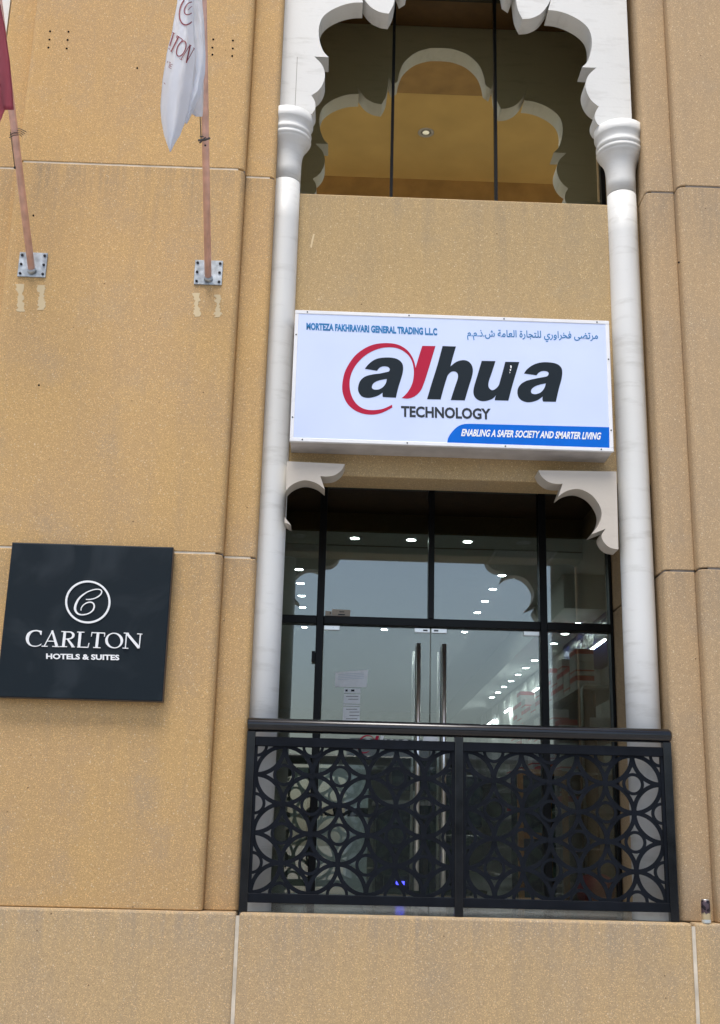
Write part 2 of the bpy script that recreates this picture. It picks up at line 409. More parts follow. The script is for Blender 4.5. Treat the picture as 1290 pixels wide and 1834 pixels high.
# side walls of the recess above the shopfront
box('reveal_panel', PXL-.2, PXL-.004, .63, YG+.1, 1.9, 7.8, M['stone'], B)
# joint sealant strips
for zi in (1, 2):
    z = JZ[zi]
    for sx_ in (-.785, -2.445, 2.562): box('joint_backing', sx_-.024, sx_+.024, .035, .09, z-G-.001, z+G+.001, M['sealant_dark'], B)
    for (a, b, y) in ((-2.42, -.81, .005), (-.755, PXL-.04, .105), (-2.685, -2.475, .105), (2.59, 4.89, .005), (PXR+.045, 2.525, .105)):
        box('joint_sealant', a, b, y, y+.05, z-G-.001, z+G+.001, M['sealant'] if b < 0 else M['sealant_dark'], B)
    box('joint_sealant', PXR+.009, PXR+.06, .12, .5, z-G-.001, z+G+.001, M['sealant_dark'], B)
    box('joint_sealant', PXL-.06, PXL-.009, .12, .5, z-G-.001, z+G+.001, M['sealant_dark'], B)
# plinth blocks with chamfered ledge
pj = [-3.4, -.53, 2.353, 4.9]
for k in range(3):
    box('plinth_block', pj[k]+.011, pj[k+1]-.011, -.035, .7 if k != 1 else .09, GROUND, ZP, M['stone_plinth'], B, .016, 2)
box('plinth_backing', -3.4, 4.9, .0, .08, GROUND, ZP-.05, M['sealant_dark'], B)
for x in (-.53, 2.353):
    box('joint_sealant', x-.012, x+.012, -.024, .0, GROUND, ZP-.02, M['sealant'], B)
# spandrel wall with lintel underside
box('spandrel_panel', PXL+.002, PXR-.002, YL, YL+.30, 2.578, 4.885, M['stone_spandrel'], B, .012)
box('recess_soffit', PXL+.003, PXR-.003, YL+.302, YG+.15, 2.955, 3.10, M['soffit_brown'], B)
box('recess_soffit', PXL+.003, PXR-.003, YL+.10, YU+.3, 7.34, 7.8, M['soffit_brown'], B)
# dark service void between the two glazed storeys
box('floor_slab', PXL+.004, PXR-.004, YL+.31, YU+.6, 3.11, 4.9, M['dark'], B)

# scratches and small marks on the stone
for pts in ([(556, 443), (558, 431), (561, 419), (564, 419), (561, 432), (558.5, 444)],):
    plate('scratch_mark', [[at(x, y, YL) for x, y in pts]], YL-.0002, .001, M['patch'], B)
for x, y in ((70, 690), (60, 386), (246, 122), (1216, 470)):
    plate('stone_chip', [[at(x+1.8*math.cos(a), y+2.2*math.sin(a), 0) for a in (0, 1, 2.2, 3.1, 4.2, 5.3)]], -.0002, .001, M['dark'], B)
# balcony floor tiles
box('balcony_slab', PXL+.003, PXR-.003, .091, YG+.05, ZP-.25, ZP-.012, M['grout'], B)
nx = 7
for i in range(nx):
    for j in range(3):
        w = (PXR-PXL-.01)/nx; d = (YG-.1)/3
        box('floor_tile', PXL+.006+i*w, PXL+.006+(i+1)*w-.004, .095+j*d, .095+(j+1)*d-.004, ZP-.012, ZP-.004, M['tile'], B)

# columns: shaft > capital, base
def column(cx, cy=.305, name='column'):
    prof = [(.116, ZP), (.116, 1.5), (.114, 3.2), (.112, 4.6), (.112, 4.945)]
    o = lathe(name, cx, cy, prof, M['marble'], B, 48)
    cap = [(.113, 4.951), (.1135, 5.06), (.115, 5.13), (.120, 5.18), (.131, 5.225), (.149, 5.26), (.168, 5.285), (.174, 5.297), (.174, 5.303), (.181, 5.308), (.184, 5.320), (.181, 5.334), (.175, 5.339), (.175, 5.348),
           (.182, 5.353), (.186, 5.366), (.182, 5.382), (.177, 5.387), (.178, 5.41), (.186, 5.438), (.194, 5.452), (.196, 5.457), (.196, 5.528), (.02, 5.53)]
    c = lathe('capital', cx, cy, cap, M['marble'], o, 56, False)
    for pl in c.data.polygons: pl.use_smooth = len(pl.vertices) == 4
    lathe('base_ring', cx, cy, [(.126, ZP-.002), (.126, ZP+.05), (.118, ZP+.062)], M['marble'], o, 48, False)
    return o
colL = column(-.462); colR = column(2.176)

# lobed arch plate (profile: half width h, height z)
AC = .857
half = [(1.19, 5.60, 1), (1.19, 5.531, 1), (1.135, 5.532, 1), (1.115, 5.57), (1.110, 5.61), (1.12, 5.655), (1.145, 5.70, 1), (1.09, 5.75), (1.055, 5.82), (1.045, 5.90), (1.07, 5.985), (1.135, 6.06, 1),
        (1.020, 6.06, 1), (1.062, 6.11), (1.095, 6.20), (1.108, 6.32), (1.085, 6.425), (1.02, 6.50), (.93, 6.555), (.84, 6.585), (.757, 6.593, 1),
        (.80, 6.77, 1), (.765, 6.66), (.70, 6.56), (.62, 6.508), (.545, 6.495, 1), (.505, 6.60), (.485, 6.79, 1), (.455, 6.70, 1), (.405, 6.74, 1), (.385, 6.85), (.34, 6.96), (.24, 7.06), (.12, 7.11), (.03, 7.12)]
def open_curve(pts, seg=6):
    d = crom(pts+[(pts[-1][0]-.001, pts[-1][1]+.0)], seg)
    return d
loopR = [(AC+h, z, *c) for h, z, *c in half]; loopL = [(AC-h, z, *c) for h, z, *c in half][::-1]
outer = [(PXL+.001, 5.60, 1)]
# left half goes up from the capital, over the crown, down the right side, then round the outside
lp = [(AC-h, z, *c) for h, z, *c in half[1:]]+[(AC+h, z, *c) for h, z, *c in half[:0:-1]]+[(2.262, 5.531, 1), (2.262, 7.6, 1), (PXL+.001, 7.6, 1), (PXL+.001, 5.531, 1)]
arch = plate('arch', [crom(lp, 6)], .41, .19, M['marble'], B)
# vertical joint between the arch stones and the column (hairline)
box('stone_joint', -.415, -.412, .2185, .23, 5.54, 6.05, M['sealant_dark'], arch)

# lintel brackets, traced profile built at its own depth
rb = [(518, 118, 1), (535, 150), (570, 177), (610, 186), (640, 185, 1), (617, 250, 1), (660, 222), (720, 212), (780, 238), (820, 285), (836, 335), (822, 390), (783, 440, 1), (855, 412, 1),
      (836, 445), (848, 480), (880, 507), (920, 515, 1), (910, 124, 1)]
rbw = []
for x, y, *c in rb: X, Z = at(780+x/2.8043, 800+y/2.8043, .15); rbw.append((X, Z, *c))
brR = plate('bracket', [crom(rbw, 6)], .318, .165, M['cream'], B)
BC = .757
lbw = crom([(2*BC-X, Z, *c) for X, Z, *c in rbw][::-1], 6)
def clip_left(P, xc):
    out = []
    for (a, b) in zip(P, P[1:]+P[:1]):
        ia, ib = a[0] >= xc, b[0] >= xc
        if ia: out.append(a)
        if ia != ib:
            u = (xc-a[0])/(b[0]-a[0]); out.append((xc, a[1]+(b[1]-a[1])*u))
    return out
brL = plate('bracket', [clip_left(lbw, -.352)], .318, .165, M['cream'], B)

# ------------------------------------------------------------------ upper window
U = box('upper_window', PXL+.01, PXR-.01, YU-.03, YU+.05, 7.24, 7.32, M['frame_black'], B)
ux = [PXL+.01, .390, 1.275, PXR-.01]
for x in (.390, 1.275): box('mullion', x-.012, x+.012, YU-.03, YU+.05, 4.9, 7.239, M['frame_black'], U)
box('mullion', 2.165, 2.20, YU-.035, YU+.05, 4.9, 7.239, M['frame_black'], U)
for a, b in zip(ux, ux[1:]): box('pane', a+.013, b-.013, YU, YU+.012, 4.9, 7.239, M['upper_glass'], U)
# dark room behind the upper window
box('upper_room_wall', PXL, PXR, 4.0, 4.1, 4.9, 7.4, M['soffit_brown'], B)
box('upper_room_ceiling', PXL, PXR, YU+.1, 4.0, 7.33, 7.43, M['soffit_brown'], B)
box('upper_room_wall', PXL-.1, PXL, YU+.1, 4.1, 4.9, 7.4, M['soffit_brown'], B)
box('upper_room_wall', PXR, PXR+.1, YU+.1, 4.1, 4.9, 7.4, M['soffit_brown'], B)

# ------------------------------------------------------------------ shopfront
S = box('shopfront', PXL+.01, PXR-.01, YG-.05, YG+.06, 2.895, 2.954, M['frame_black'], B)
GX0, GX1 = PXL+.01, PXR-.02
TZ0, TZ1 = 1.715, 1.782
vx = [-.092, .812, 1.736]
w = .030
for x in (vx[0], vx[2]): box('mullion', x-w, x+w, YG-.05, YG+.06, ZP, 2.894, M['frame_black'], S, .004, 1)
box('mullion', vx[1]-.024, vx[1]+.024, YG-.05, YG+.06, TZ1, 2.894, M['frame_black'], S, .004, 1)
box('mullion', GX1-.01, GX1+.012, YG-.05, YG+.06, ZP, 2.894, M['frame_black'], S)
for a, b in ((GX0, vx[0]-w), (vx[0]+w, vx[2]-w), (vx[2]+w, GX1-.01)):
    box('transom', a, b, YG-.055, YG+.06, TZ0, TZ1, M['frame_black'], S, .006, 2)
    if b < vx[0] or a > vx[2]: box('bottom_rail', a, b, YG-.05, YG+.05, ZP, ZP+.05, M['frame_black'], S)
for a, b in ((GX0, vx[0]-w), (vx[0]+w, vx[1]-.024), (vx[1]+.024, vx[2]-w), (vx[2]+w, GX1-.01)):
    box('pane', a, b, YG, YG+.012, TZ1, 2.894, M['glass'], S)
box('pane', GX0, vx[0]-w, YG, YG+.012, ZP+.05, TZ0, M['glass'], S)
box('pane', vx[2]+w, GX1-.01, YG, YG+.012, ZP+.05, TZ0, M['glass'], S)
# black backing above the shop ceiling
box('ceiling_void', PXL, 3.3, YG+.07, YG+.12, 2.536, 3.0, M['dark'], B)
# glass doors
for (a, b, hx, side) in ((vx[0]+w+.004, vx[1]-.004, .712, -1), (vx[1]+.004, vx[2]-w-.004, .918, 1)):
    D = thing('glass_door', None, None); D.parent = B
    box('pane', a, b, YG-.006, YG+.006, ZP+.012, TZ0-.006, M['door_glass'], D)
    bm = bmesh.new(); add_tube(bm, [(hx, YG-.075, -.33), (hx, YG-.075, 1.572)], .019, 16)
    for z in (-.15, 1.38): add_tube(bm, [(hx, YG-.075, z), (hx, YG-.006, z)], .010, 10)
    add_tube(bm, [(hx-.032, YG+.07, -.33), (hx-.032, YG+.07, 1.53)], .012, 12)
    obj('handle', bm, M['steel'], D, True)
    c0, c1 = (vx[1]-.004-.128, vx[1]-.006) if side < 0 else (vx[1]+.006, vx[1]+.132)
    f = box('patch_fitting', c0, c1, YG-.018, YG+.018, 1.672, 1.708, M['steel'], D, .002, 1)
    lx = (c0+c1)/2+(.025 if side < 0 else -.025)
    box('keyhole', lx-.018, lx+.018, YG-.021, YG-.0185, 1.684, 1.696, M['bolt'], D)
    e0, e1 = (a, a+.128) if side < 0 else (b-.128, b)
    box('patch_fitting', e0, e1, YG-.018, YG+.018, 1.672, 1.708, M['steel'], D, .002, 1)
    box('patch_fitting', c0, c1, YG-.018, YG+.018, ZP+.012, ZP+.05, M['steel'], D, .002, 1)
# small black lock box on the left mullion
box('lock_box', -.150, vx[0]-w-.001, YG-.06, YG-.01, 1.40, 1.49, M['frame_black'], S, .004)

# ------------------------------------------------------------------ shop room
RL, RR, RB, RC = -.95, 3.05, 15.5, 2.534
box('shop_floor', RL, RR, YG+.06, RB, ZP-.1, ZP-.002, M['tile'], B)
CE = box('shop_ceiling', RL, RR, YG+.125, RB, RC, RC+.1, M['ceiling'], B)
box('shop_wall', RL-.1, RL, YG+.07, RB, ZP, RC+.1, M['shop_wall'], B)
box('shop_wall', RR, RR+.1, YG+.07, RB, ZP, RC+.1, M['shop_wall'], B)
box('shop_wall', RL, RR, RB, RB+.1, ZP, RC+.1, M['shop_wall'], B)
box('shop_wall', PXR+.2, RR, YG+.2, YG+.25, ZP, RC, M['shop_wall'], B)
box('dropped_soffit', 2.2, RR-.002, 3.05, RB-.01, 2.2, RC-.002, M['ceiling'], B)
box('ceiling_groove', RL+.05, 2.2, 2.18, 2.20, RC-.006, RC-.001, M['grout'], B)
# downlights
def downlight(x, y, z, label, group, r=.042, on=True):
    t = thing('ceiling_downlight', label, 'ceiling light', group=group)
    lathe('rim', x, y, [(r*.9, z-.001), (r+.022, z-.001), (r+.022, z-.007), (r*.95, z-.012), (r*.9, z-.001)], M['white_alu'], t, 20, False)
    lathe('lamp', x, y, [(r*.88, z-.002), (r*.85, z-.009)], M['lamp'] if on else M['white_alu'], t, 20, False)
ordn = ['nearest', 'second', 'third', 'fourth', 'fifth', 'sixth', 'seventh', 'eighth', 'ninth', 'tenth', 'eleventh', 'twelfth']
rowl = ['leftmost downlight of the front row of five, beside the left column', 'second downlight from the left in the front row of five', 'middle downlight of the front row of five, left of the central mullion',
        'second downlight from the right in the front row of five', 'rightmost downlight of the front row of five, above the air grille']
for k in range(5): downlight(-.305+.4845*k, 1.905, RC, rowl[k], 'downlights in the shop ceiling', on=k not in (0, 4))
# the row passes just behind the glass; two of them are unlit like in the photo
for k in range(6):
    downlight(-.325, 3.16+.625*k, RC, ordn[k]+' downlight of the left line running back from the shopfront', 'downlights in the shop ceiling')
    downlight(1.629, 3.16+.625*k, RC, ordn[k]+' downlight of the centre line running back from the shopfront', 'downlights in the shop ceiling')
for k in range(1): downlight(.65, 6.28, RC, 'lone downlight between the two ceiling lines, seen above the left door', 'downlights in the shop ceiling')
for k in range(11): downlight(2.472, 3.745+.621*k, 2.2, ordn[k]+' downlight of the line in the lower ceiling over the shelves', 'downlights in the lower ceiling')
downlight(2.68, 3.75, 2.2, 'single downlight close to the navy fascia, right of the lower ceiling line', 'downlights in the lower ceiling')
# air grilles
for gx0, gx1, lab in ((1.42, 1.98, 'square air grille in the shop ceiling at the right, behind the rightmost front downlight'), (-.52, -.06, 'square air grille in the shop ceiling at the far left, behind the left column')):
    gr = thing('air_grille', lab, 'air vent', group='air grilles in the shop ceiling')
    bm = bmesh.new()
    add_box(bm, gx0, gx1, 2.18, 2.205, RC-.013, RC-.001); add_box(bm, gx0, gx1, 2.655, 2.68, RC-.013, RC-.001)
    add_box(bm, gx0, gx0+.025, 2.206, 2.654, RC-.013, RC-.001); add_box(bm, gx1-.025, gx1, 2.206, 2.654, RC-.013, RC-.001)
    obj('grille_frame', bm, M['white_alu'], gr)
    box('grille_backing', gx0+.025, gx1-.025, 2.206, 2.654, RC-.003, RC-.001, M['dark'], gr)
    for k in range(9): box('slat', gx0+.03, gx1-.03, 2.225+k*.048, 2.250+k*.048, RC-.012, RC-.006, M['white_alu'], gr)

# navy fascia, led strips, wall units along the right wall
F = thing('shelf_fascia', 'navy blue fascia board with white lettering above the right-hand shelves', 'sign board')
box('board', 2.62, RR-.003, 3.06, 5.2, 1.95, 2.199, M['navy'], F)
me = text_mesh('Cables', [(0, 0), (.9, 0), (0, -.15)], .004, .03, .3)
for v in me.vertices: v.co = Vector((2.62+v.co.y, 4.55-v.co.x, 2.13+v.co.z))
bm = bmesh.new(); bm.from_mesh(me); bpy.data.meshes.remove(me)
obj('lettering', bm, M['white_ink'], F)
F2 = thing('wall_display', 'row of pale backlit wall display panels behind the shelves, right side', 'display panel')
for k in range(14):
    y0 = 5.25+k*.68
    box('display_panel', 2.66, RR-.004, y0, y0+.66, 1.05, 2.198, M['shop_wall'] if k % 2 else M['ceiling'], F2)
for k, (y0, y1) in enumerate(((3.12, 4.17), (6.72, 7.84), (9.0, 9.5), (10.6, 11.4))):
    t = thing('led_strip', ['longest, nearest LED strip light under the navy fascia', 'second LED strip light from the shopfront, behind the glass doors', 'third LED strip light, a short one far back in the shop', 'farthest LED strip light at the back of the shop'][k], 'strip light', group='LED strips along the shelves')
    box('housing', 2.585, 2.612, y0, y1, 1.928, 1.945, M['white_alu'], t); box('tube', 2.588, 2.609, y0, y1, 1.915, 1.9275, M['led'], t)
# gondola rack
K = thing('metal_rack', 'tall shelf rack with round-cornered steel frame standing behind the right pane', 'shelf')
KX0, KX1, KY0, KY1 = 2.02, 2.60, 2.32, 6.2
bm = bmesh.new()
def rframe(bm, y):
    z1 = 1.372; r = .05
    pts = [(KX0+.17, y, ZP), (KX0+.17, y, z1-r)]+[(KX0+.17+r-r*math.cos(a), y, z1-r+r*math.sin(a)) for a in (PI/8, PI/4, 3*PI/8, PI/2)]+[(KX1-.05, y, z1)]
    add_tube(bm, pts, .013, 10)
rframe(bm, KY0); obj('frame', bm, M['steel'], K, True)
for z in (-.30, -.0, .30, .62, .95, 1.345):
    box('shelf', KX0-.06 if z < 1.3 else 2.16, KX1, KY0+.02, KY1, z, z+.015, M['grey_alu'], K)
box('back_panel', KX1-.3, KX1-.28, KY0+.05, KY1, ZP, 1.34, M['desk'], K)
box('sign_holder', 2.25, 2.5, KY0-.015, KY0-.005, .90, 1.10, M['grey_alu'], K)
# cartons
def carton(x, y, z, sx, sy, sz, label, red):
    t = thing('carton', label, 'box', group='red and white cartons on the rack')
    box('body', x, x+sx, y, y+sy, z, z+sz*.62, M['carton_white'], t)
    box('lid', x-.001, x+sx+.001, y-.001, y+sy+.001, z+sz*.62, z+sz, M['carton_red'] if red else M['carton_white'], t)
    if not red: box('lid_band', x-.0015, x+sx+.0015, y-.0015, y+sy+.0015, z+sz*.30, z+sz*.42, M['carton_red'], t)
ncol = 12
for c in range(ncol):
    top = [3, 2, 3, 2, 3, 2, 2, 1, 1, 2, 3, 2][c]
    for r in range(top):
        carton(2.165, KY0+.10+c*.30, 1.362+r*.118, .16, .26, .112, 'red and white carton on top of the rack, %s column from the front, %s layer' % (ordn[c], ['bottom', 'second', 'third'][r]), (c+r) % 3 != 1)
for c in range(9):
    for si, z in enumerate((.966, .636, .316)):
        for r in range(1+(c*7+si*3) % 2):
            carton(2.02, KY0+.12+c*.36, z, .15, .24, .125, 'carton on the %s shelf of the rack, %s from the front, %s' % (['upper', 'middle', 'lower'][si], ordn[c], ['lower of the pile', 'upper of the pile'][r]), (c+si) % 2 == 0)
            z += .1265
# pink bag at the foot of the rack
t = thing('shopping_bag', 'pink and teal bag slumped on the floor at the lower right, behind the railing', 'bag')
lathe('bag_body', 2.20, 2.02, [(.10, ZP), (.15, ZP+.05), (.16, ZP+.14), (.12, ZP+.22), (.05, ZP+.25)], M['pink'], t, 18)
box('bag_tag', 2.33, 2.36, 1.95, 2.05, ZP+.0, ZP+.22, M['blue_text'], t)
# orange wooden cabinet
t = thing('wooden_cabinet', 'orange wooden cabinet with open frame, behind the right glass door', 'cabinet')
for x in (1.62, 1.86, 2.0): box('upright', x, x+.045, 2.30, 2.35, ZP, .64, M['orange_wood'], t)
for z in (.62, .10, ZP+.01): box('rail', 1.666, 1.859, 2.302, 2.348, z-.02, z+.03, M['orange_wood'], t)
box('rail', 1.906, 1.999, 2.302, 2.348, .60, .65, M['orange_wood'], t)
box('cabinet_back', 1.62, 2.045, 2.66, 2.69, ZP, .64, M['desk'], t)
# pale display board and desk seen through the left door
t = thing('display_board', 'pale green freestanding display board behind the left glass door', 'display board')
YB = 1.95
(bx0, bz0), (bx1, _q), (_w, bz1), (_e, bz2), (_g, bz3) = at(571, 1368, YB), at(661, 1368, YB), at(571, 1445, YB), at(571, 1461, YB), at(571, 1602, YB)
box('upper_sheet', bx0, bx1, YB, YB+.03, bz1, bz0, M['green_board'], t); box('lower_sheet', bx0, bx1, YB, YB+.03, max(bz3, ZP+.012), bz2, M['green_board'], t)
box('middle_strip', bx0, bx1, YB+.005, YB+.025, bz2+.0005, bz1-.0005, M['ink_navy'], t)
t = thing('display_board', 'narrow pale standing panel at the far left behind the sidelight', 'display board')
box('sheet', -.30, -.16, 2.45, 2.48, ZP+.02, .62, M['green_board'], t)
t = thing('reception_desk', 'dark reception desk in the middle of the shop behind the glass doors', 'desk')
box('top', .45, 1.35, 3.3, 3.9, .36, .40, M['grey_alu'], t); box('front', .47, 1.33, 3.32, 3.35, ZP, .359, M['desk'], t)
box('side', .47, .50, 3.351, 3.88, ZP, .359, M['desk'], t)
t = thing('monitor', 'dark monitor standing on the reception desk', 'monitor')
box('screen', .62, 1.05, 3.55, 3.58, .50, .80, M['desk'], t, .006); box('stand', .80, .87, 3.56, 3.60, .4005, .499, M['steel'], t)
t = thing('monitor', 'second, smaller monitor on the right end of the desk', 'monitor')
box('screen', 1.10, 1.32, 3.45, 3.48, .46, .68, M['desk'], t, .006); box('stand', 1.18, 1.23, 3.46, 3.49, .4005, .459, M['steel'], t)
t = thing('office_chair', 'dark office chair with black castors beside the reception desk', 'chair')
box('seat', .98, 1.38, 2.62, 3.0, .02, .10, M['desk'], t, .03); box('backrest', 1.0, 1.36, 2.58, 2.64, .16, .60, M['desk'], t, .025)
tube('post', [(1.18, 2.81, -.35), (1.18, 2.81, .02)], .025, M['steel'], t)
for k in range(5): 
    a = 2*PI*k/5; tube('foot', [(1.18, 2.81, -.34), (1.18+.24*math.cos(a), 2.81+.24*math.sin(a), -.38)], .018, M['bolt'], t, 8)
t = thing('blue_led_unit', 'small glowing blue indicator light low behind the left glass door', 'light')
box('case', .50, .72, 2.30, 2.34, -.36, -.24, M['desk'], t); box('lamp', .60, .67, 2.293, 2.2995, -.315, -.285, M['blue_led'], t)

# ------------------------------------------------------------------ papers, stickers and decals on the glass
def quad_sheet(name, px, Y, m, parent=None, th=.0015):
    return plate(name, [[at(x, y, Y) for x, y in px]], Y, th, m, parent)
t = thing('paper_notice', 'white tilted sheet of paper taped on the left glass door above a narrow strip', 'paper')
YN = YG-.008
quad_sheet('sheet', [(601, 1204), (660, 1199.5), (656.5, 1231), (600, 1230)], YN, M['paper'], t)
ln = []
for k in range(4):
    y = 1208+k*3
    ln.append(curve_mesh([[at(606, y, YN), at(652, y-3, YN), at(652, y-2.3, YN), at(606, y+.7, YN)]], .0006))
for me in ln:
    for v in me.vertices: v.co.y += YN-.0016
merged('print_lines', ln, simple('faint_blue_print', (.45, .55, .62), .6), t)
t = thing('paper_notice', 'narrow strip of stacked white papers taped under the tilted sheet on the left glass door', 'paper')
for k, (y0, y1) in enumerate(((1232.5, 1241), (1243, 1260), (1261.5, 1264), (1265.5, 1302))):
    quad_sheet('sheet', [(616.5-.05*(y0-1232), y0), (646-.03*(y0-1232), y0+.8), (646-.03*(y1-1232), y1+.8), (616.5-.05*(y1-1232), y1)], YN, M['paper'], t)
ln = [curve_mesh([[at(a, y, YN), at(b, y, YN), at(b, y+h, YN), at(a, y+h, YN)]], .0006) for a, b, y, h in
      ((619, 623, 1235, 3.5), (629, 635, 1235, 3.5), (620, 642, 1247, .8), (624, 642, 1252, .8), (620, 640, 1270, .8), (626, 644, 1275, .8), (626, 644, 1281, .8), (620, 640, 1287, .8), (626, 642, 1293, .8))]
for me in ln:
    for v in me.vertices: v.co.y += YN-.0016
merged('print_lines', ln, M['ink_navy'], t)
YT = YG-.001
t = thing('beige_sticker', 'beige sticker with two printed lines on the glass just above the left door', 'sticker')
quad_sheet('label', [(595, 1091), (628, 1092.5), (627, 1105), (594, 1103.8)], YT, M['beige_sticker'], t)
quad_sheet('tab', [(583, 1094), (594.2, 1095), (593.6, 1103.6), (582.5, 1103)], YT, M['beige_sticker'], t)
ln = [curve_mesh([[at(a, y, YT), at(b, y+.3, YT), at(b, y+h, YT), at(a, y+h, YT)]], .0006) for a, b, y, h in ((608, 617, 1095, 1.8), (606, 618, 1099.5, 2.4), (591, 593, 1096.5, 3))]
for me in ln:
    for v in me.vertices: v.co.y += YT-.0016
merged('print_lines', ln, M['black_ink'], t)

# ------------------------------------------------------------------ big backlit sign
def A1(x, y): return at(600+x/6.1429, 600+y/6.1429, .05)      # zoom 1 of the sign
def A2(x, y): return at(750+x/4.7778, 600+y/4.7778, .05)      # zoom 2
def tr(fn, pts): return crom([(*fn(p[0], p[1]), *p[2:]) for p in pts], 5)
SG = thing('shop_sign', 'white illuminated shop sign with red and slate logo, hung between the two columns', 'sign')
SX0, SX1, SZ0, SZ1, SY = -.336, 1.977, 2.739, 3.757, .05
bx = box('cabinet', SX0+.004, SX1-.004, SY+.012, YL-.002, SZ0+.003, SZ1-.003, M['grey_alu'], SG, .004)
fc = box('face', SX0+.026, SX1-.026, SY+.004, SY+.0115, SZ0+.026, SZ1-.026, M['sign_face'], SG)
bm = bmesh.new(); e = .028
add_box(bm, SX0, SX1, SY, SY+.03, SZ1-e, SZ1, .003, 1); add_box(bm, SX0, SX1, SY, SY+.03, SZ0, SZ0+e, .003, 1)
add_box(bm, SX0, SX0+e, SY+.0005, SY+.03, SZ0+e, SZ1-e, .003, 1); add_box(bm, SX1-e, SX1, SY+.0005, SY+.03, SZ0+e, SZ1-e, .003, 1)
obj('trim', bm, M['white_alu'], SG)
sc_me = None
for x, z in [(SX0+.09, SZ1-.014), (.50, SZ1-.014), (1.20, SZ1-.014), (SX1-.09, SZ1-.014), (SX0+.09, SZ0+.014), (.50, SZ0+.014), (1.20, SZ0+.014), (SX1-.09, SZ0+.014),
             (SX0+.014, 3.56), (SX0+.014, 2.92), (SX1-.014, 3.45), (SX1-.014, 2.90)]:
    if sc_me is None:
        s = lathe('screw', 0, 0, [(.0055, -.002), (.0055, .001), (.002, .002)], M['bolt'], SG, 8); s.rotation_euler = (PI/2, 0, 0); s.location = (x, SY-.001, z); sc_me = s
    else:
        s2 = sc_me.copy(); C.objects.link(s2); s2.location = (x, SY-.001, z)
YF = SY+.0035
a1 = [(330, 370, 1), (365, 325), (420, 280), (480, 255), (560, 246), (640, 250), (700, 270), (740, 310), (752, 360), (745, 420), (725, 490), (700, 570), (681, 645), (672, 688, 1), (600, 684), (528, 680, 1), (524, 660), (526, 632, 1),
      (480, 662), (430, 680), (370, 690), (310, 680), (275, 650), (256, 605), (258, 560), (275, 510), (310, 470), (360, 445), (430, 430), (500, 421), (560, 408), (595, 398), (604, 372), (585, 350), (545, 342), (505, 350), (478, 372), (465, 392, 1)]
a1h = [(572, 482, 1), (560, 530), (530, 570), (490, 595), (445, 600), (413, 588), (408, 562), (425, 530), (465, 505), (520, 490)]
sw = [(630, 765, 1), (632, 795, 1), (570, 830), (500, 860), (420, 874), (330, 868), (240, 838), (160, 780), (110, 705), (82, 610), (85, 510), (110, 405), (160, 308), (230, 218), (320, 150), (420, 105), (530, 88), (640, 92), (720, 115), (790, 160),
      (840, 220), (873, 290), (888, 360, 1), (905, 300), (935, 200), (962, 118, 1), (1107, 120, 1), (1080, 210), (1050, 310), (1010, 440), (980, 530), (950, 600), (910, 648), (860, 682), (800, 698), (735, 692, 1), (782, 650), (825, 590), (855, 520),
      (868, 440), (867, 370), (850, 290), (810, 222), (750, 172), (680, 142), (600, 133), (510, 142), (420, 173), (335, 222), (262, 290), (205, 370), (170, 460), (162, 550), (175, 640), (210, 720), (265, 780), (335, 815), (420, 825), (510, 815), (570, 795)]
hh = [(205, 93, 1), (320, 97, 1), (295, 180), (272, 268, 1), (320, 230), (375, 214), (420, 222), (452, 252), (465, 300), (455, 360), (430, 440), (395, 558, 1), (275, 555, 1), (305, 460), (335, 370), (335, 332), (315, 312), (282, 313), (252, 340), (235, 385), (210, 470), (188, 550, 1), (72, 548, 1), (110, 420), (160, 260)]
uu = [(540, 220, 1), (658, 222, 1), (630, 310), (600, 400), (600, 445), (625, 470), (655, 462), (685, 430), (702, 375), (722, 305), (742, 228, 1), (862, 230, 1), (835, 320), (800, 440), (768, 560, 1), (652, 557, 1), (655, 535), (664, 515, 1), (630, 545), (580, 562), (530, 562), (490, 540), (470, 500), (474, 445), (505, 340)]
a2 = [(902, 328, 1), (930, 290), (980, 255), (1040, 235), (1110, 232), (1180, 245), (1220, 277), (1230, 320), (1222, 380), (1200, 460), (1175, 570, 1), (1065, 568, 1), (1060, 548), (1062, 525, 1), (1020, 555), (960, 573), (910, 570), (866, 545), (847, 505), (850, 458), (875, 420), (920, 392), (980, 376), (1050, 362), (1098, 352), (1113, 330), (1103, 312), (1070, 306), (1035, 316), (1008, 343, 1)]
a2h = [(1090, 412, 1), (1075, 455), (1045, 490), (1000, 505), (968, 497), (963, 472), (985, 445), (1030, 425)]
plate('logo_swoosh', [tr(A1, sw)], YF, .0014, M['red'], SG)
plate('logo_letter', [tr(A1, a1), tr(A1, a1h)], YF, .0014, M['ink_navy'], SG)
plate('logo_letter', [tr(A2, hh)], YF, .0014, M['ink_navy'], SG)
ul = plate('logo_letter', [tr(A2, uu)], YF, .0014, M['ink_navy'], SG)
plate('logo_letter', [tr(A2, a2), tr(A2, a2h)], YF, .0014, M['ink_navy'], SG)
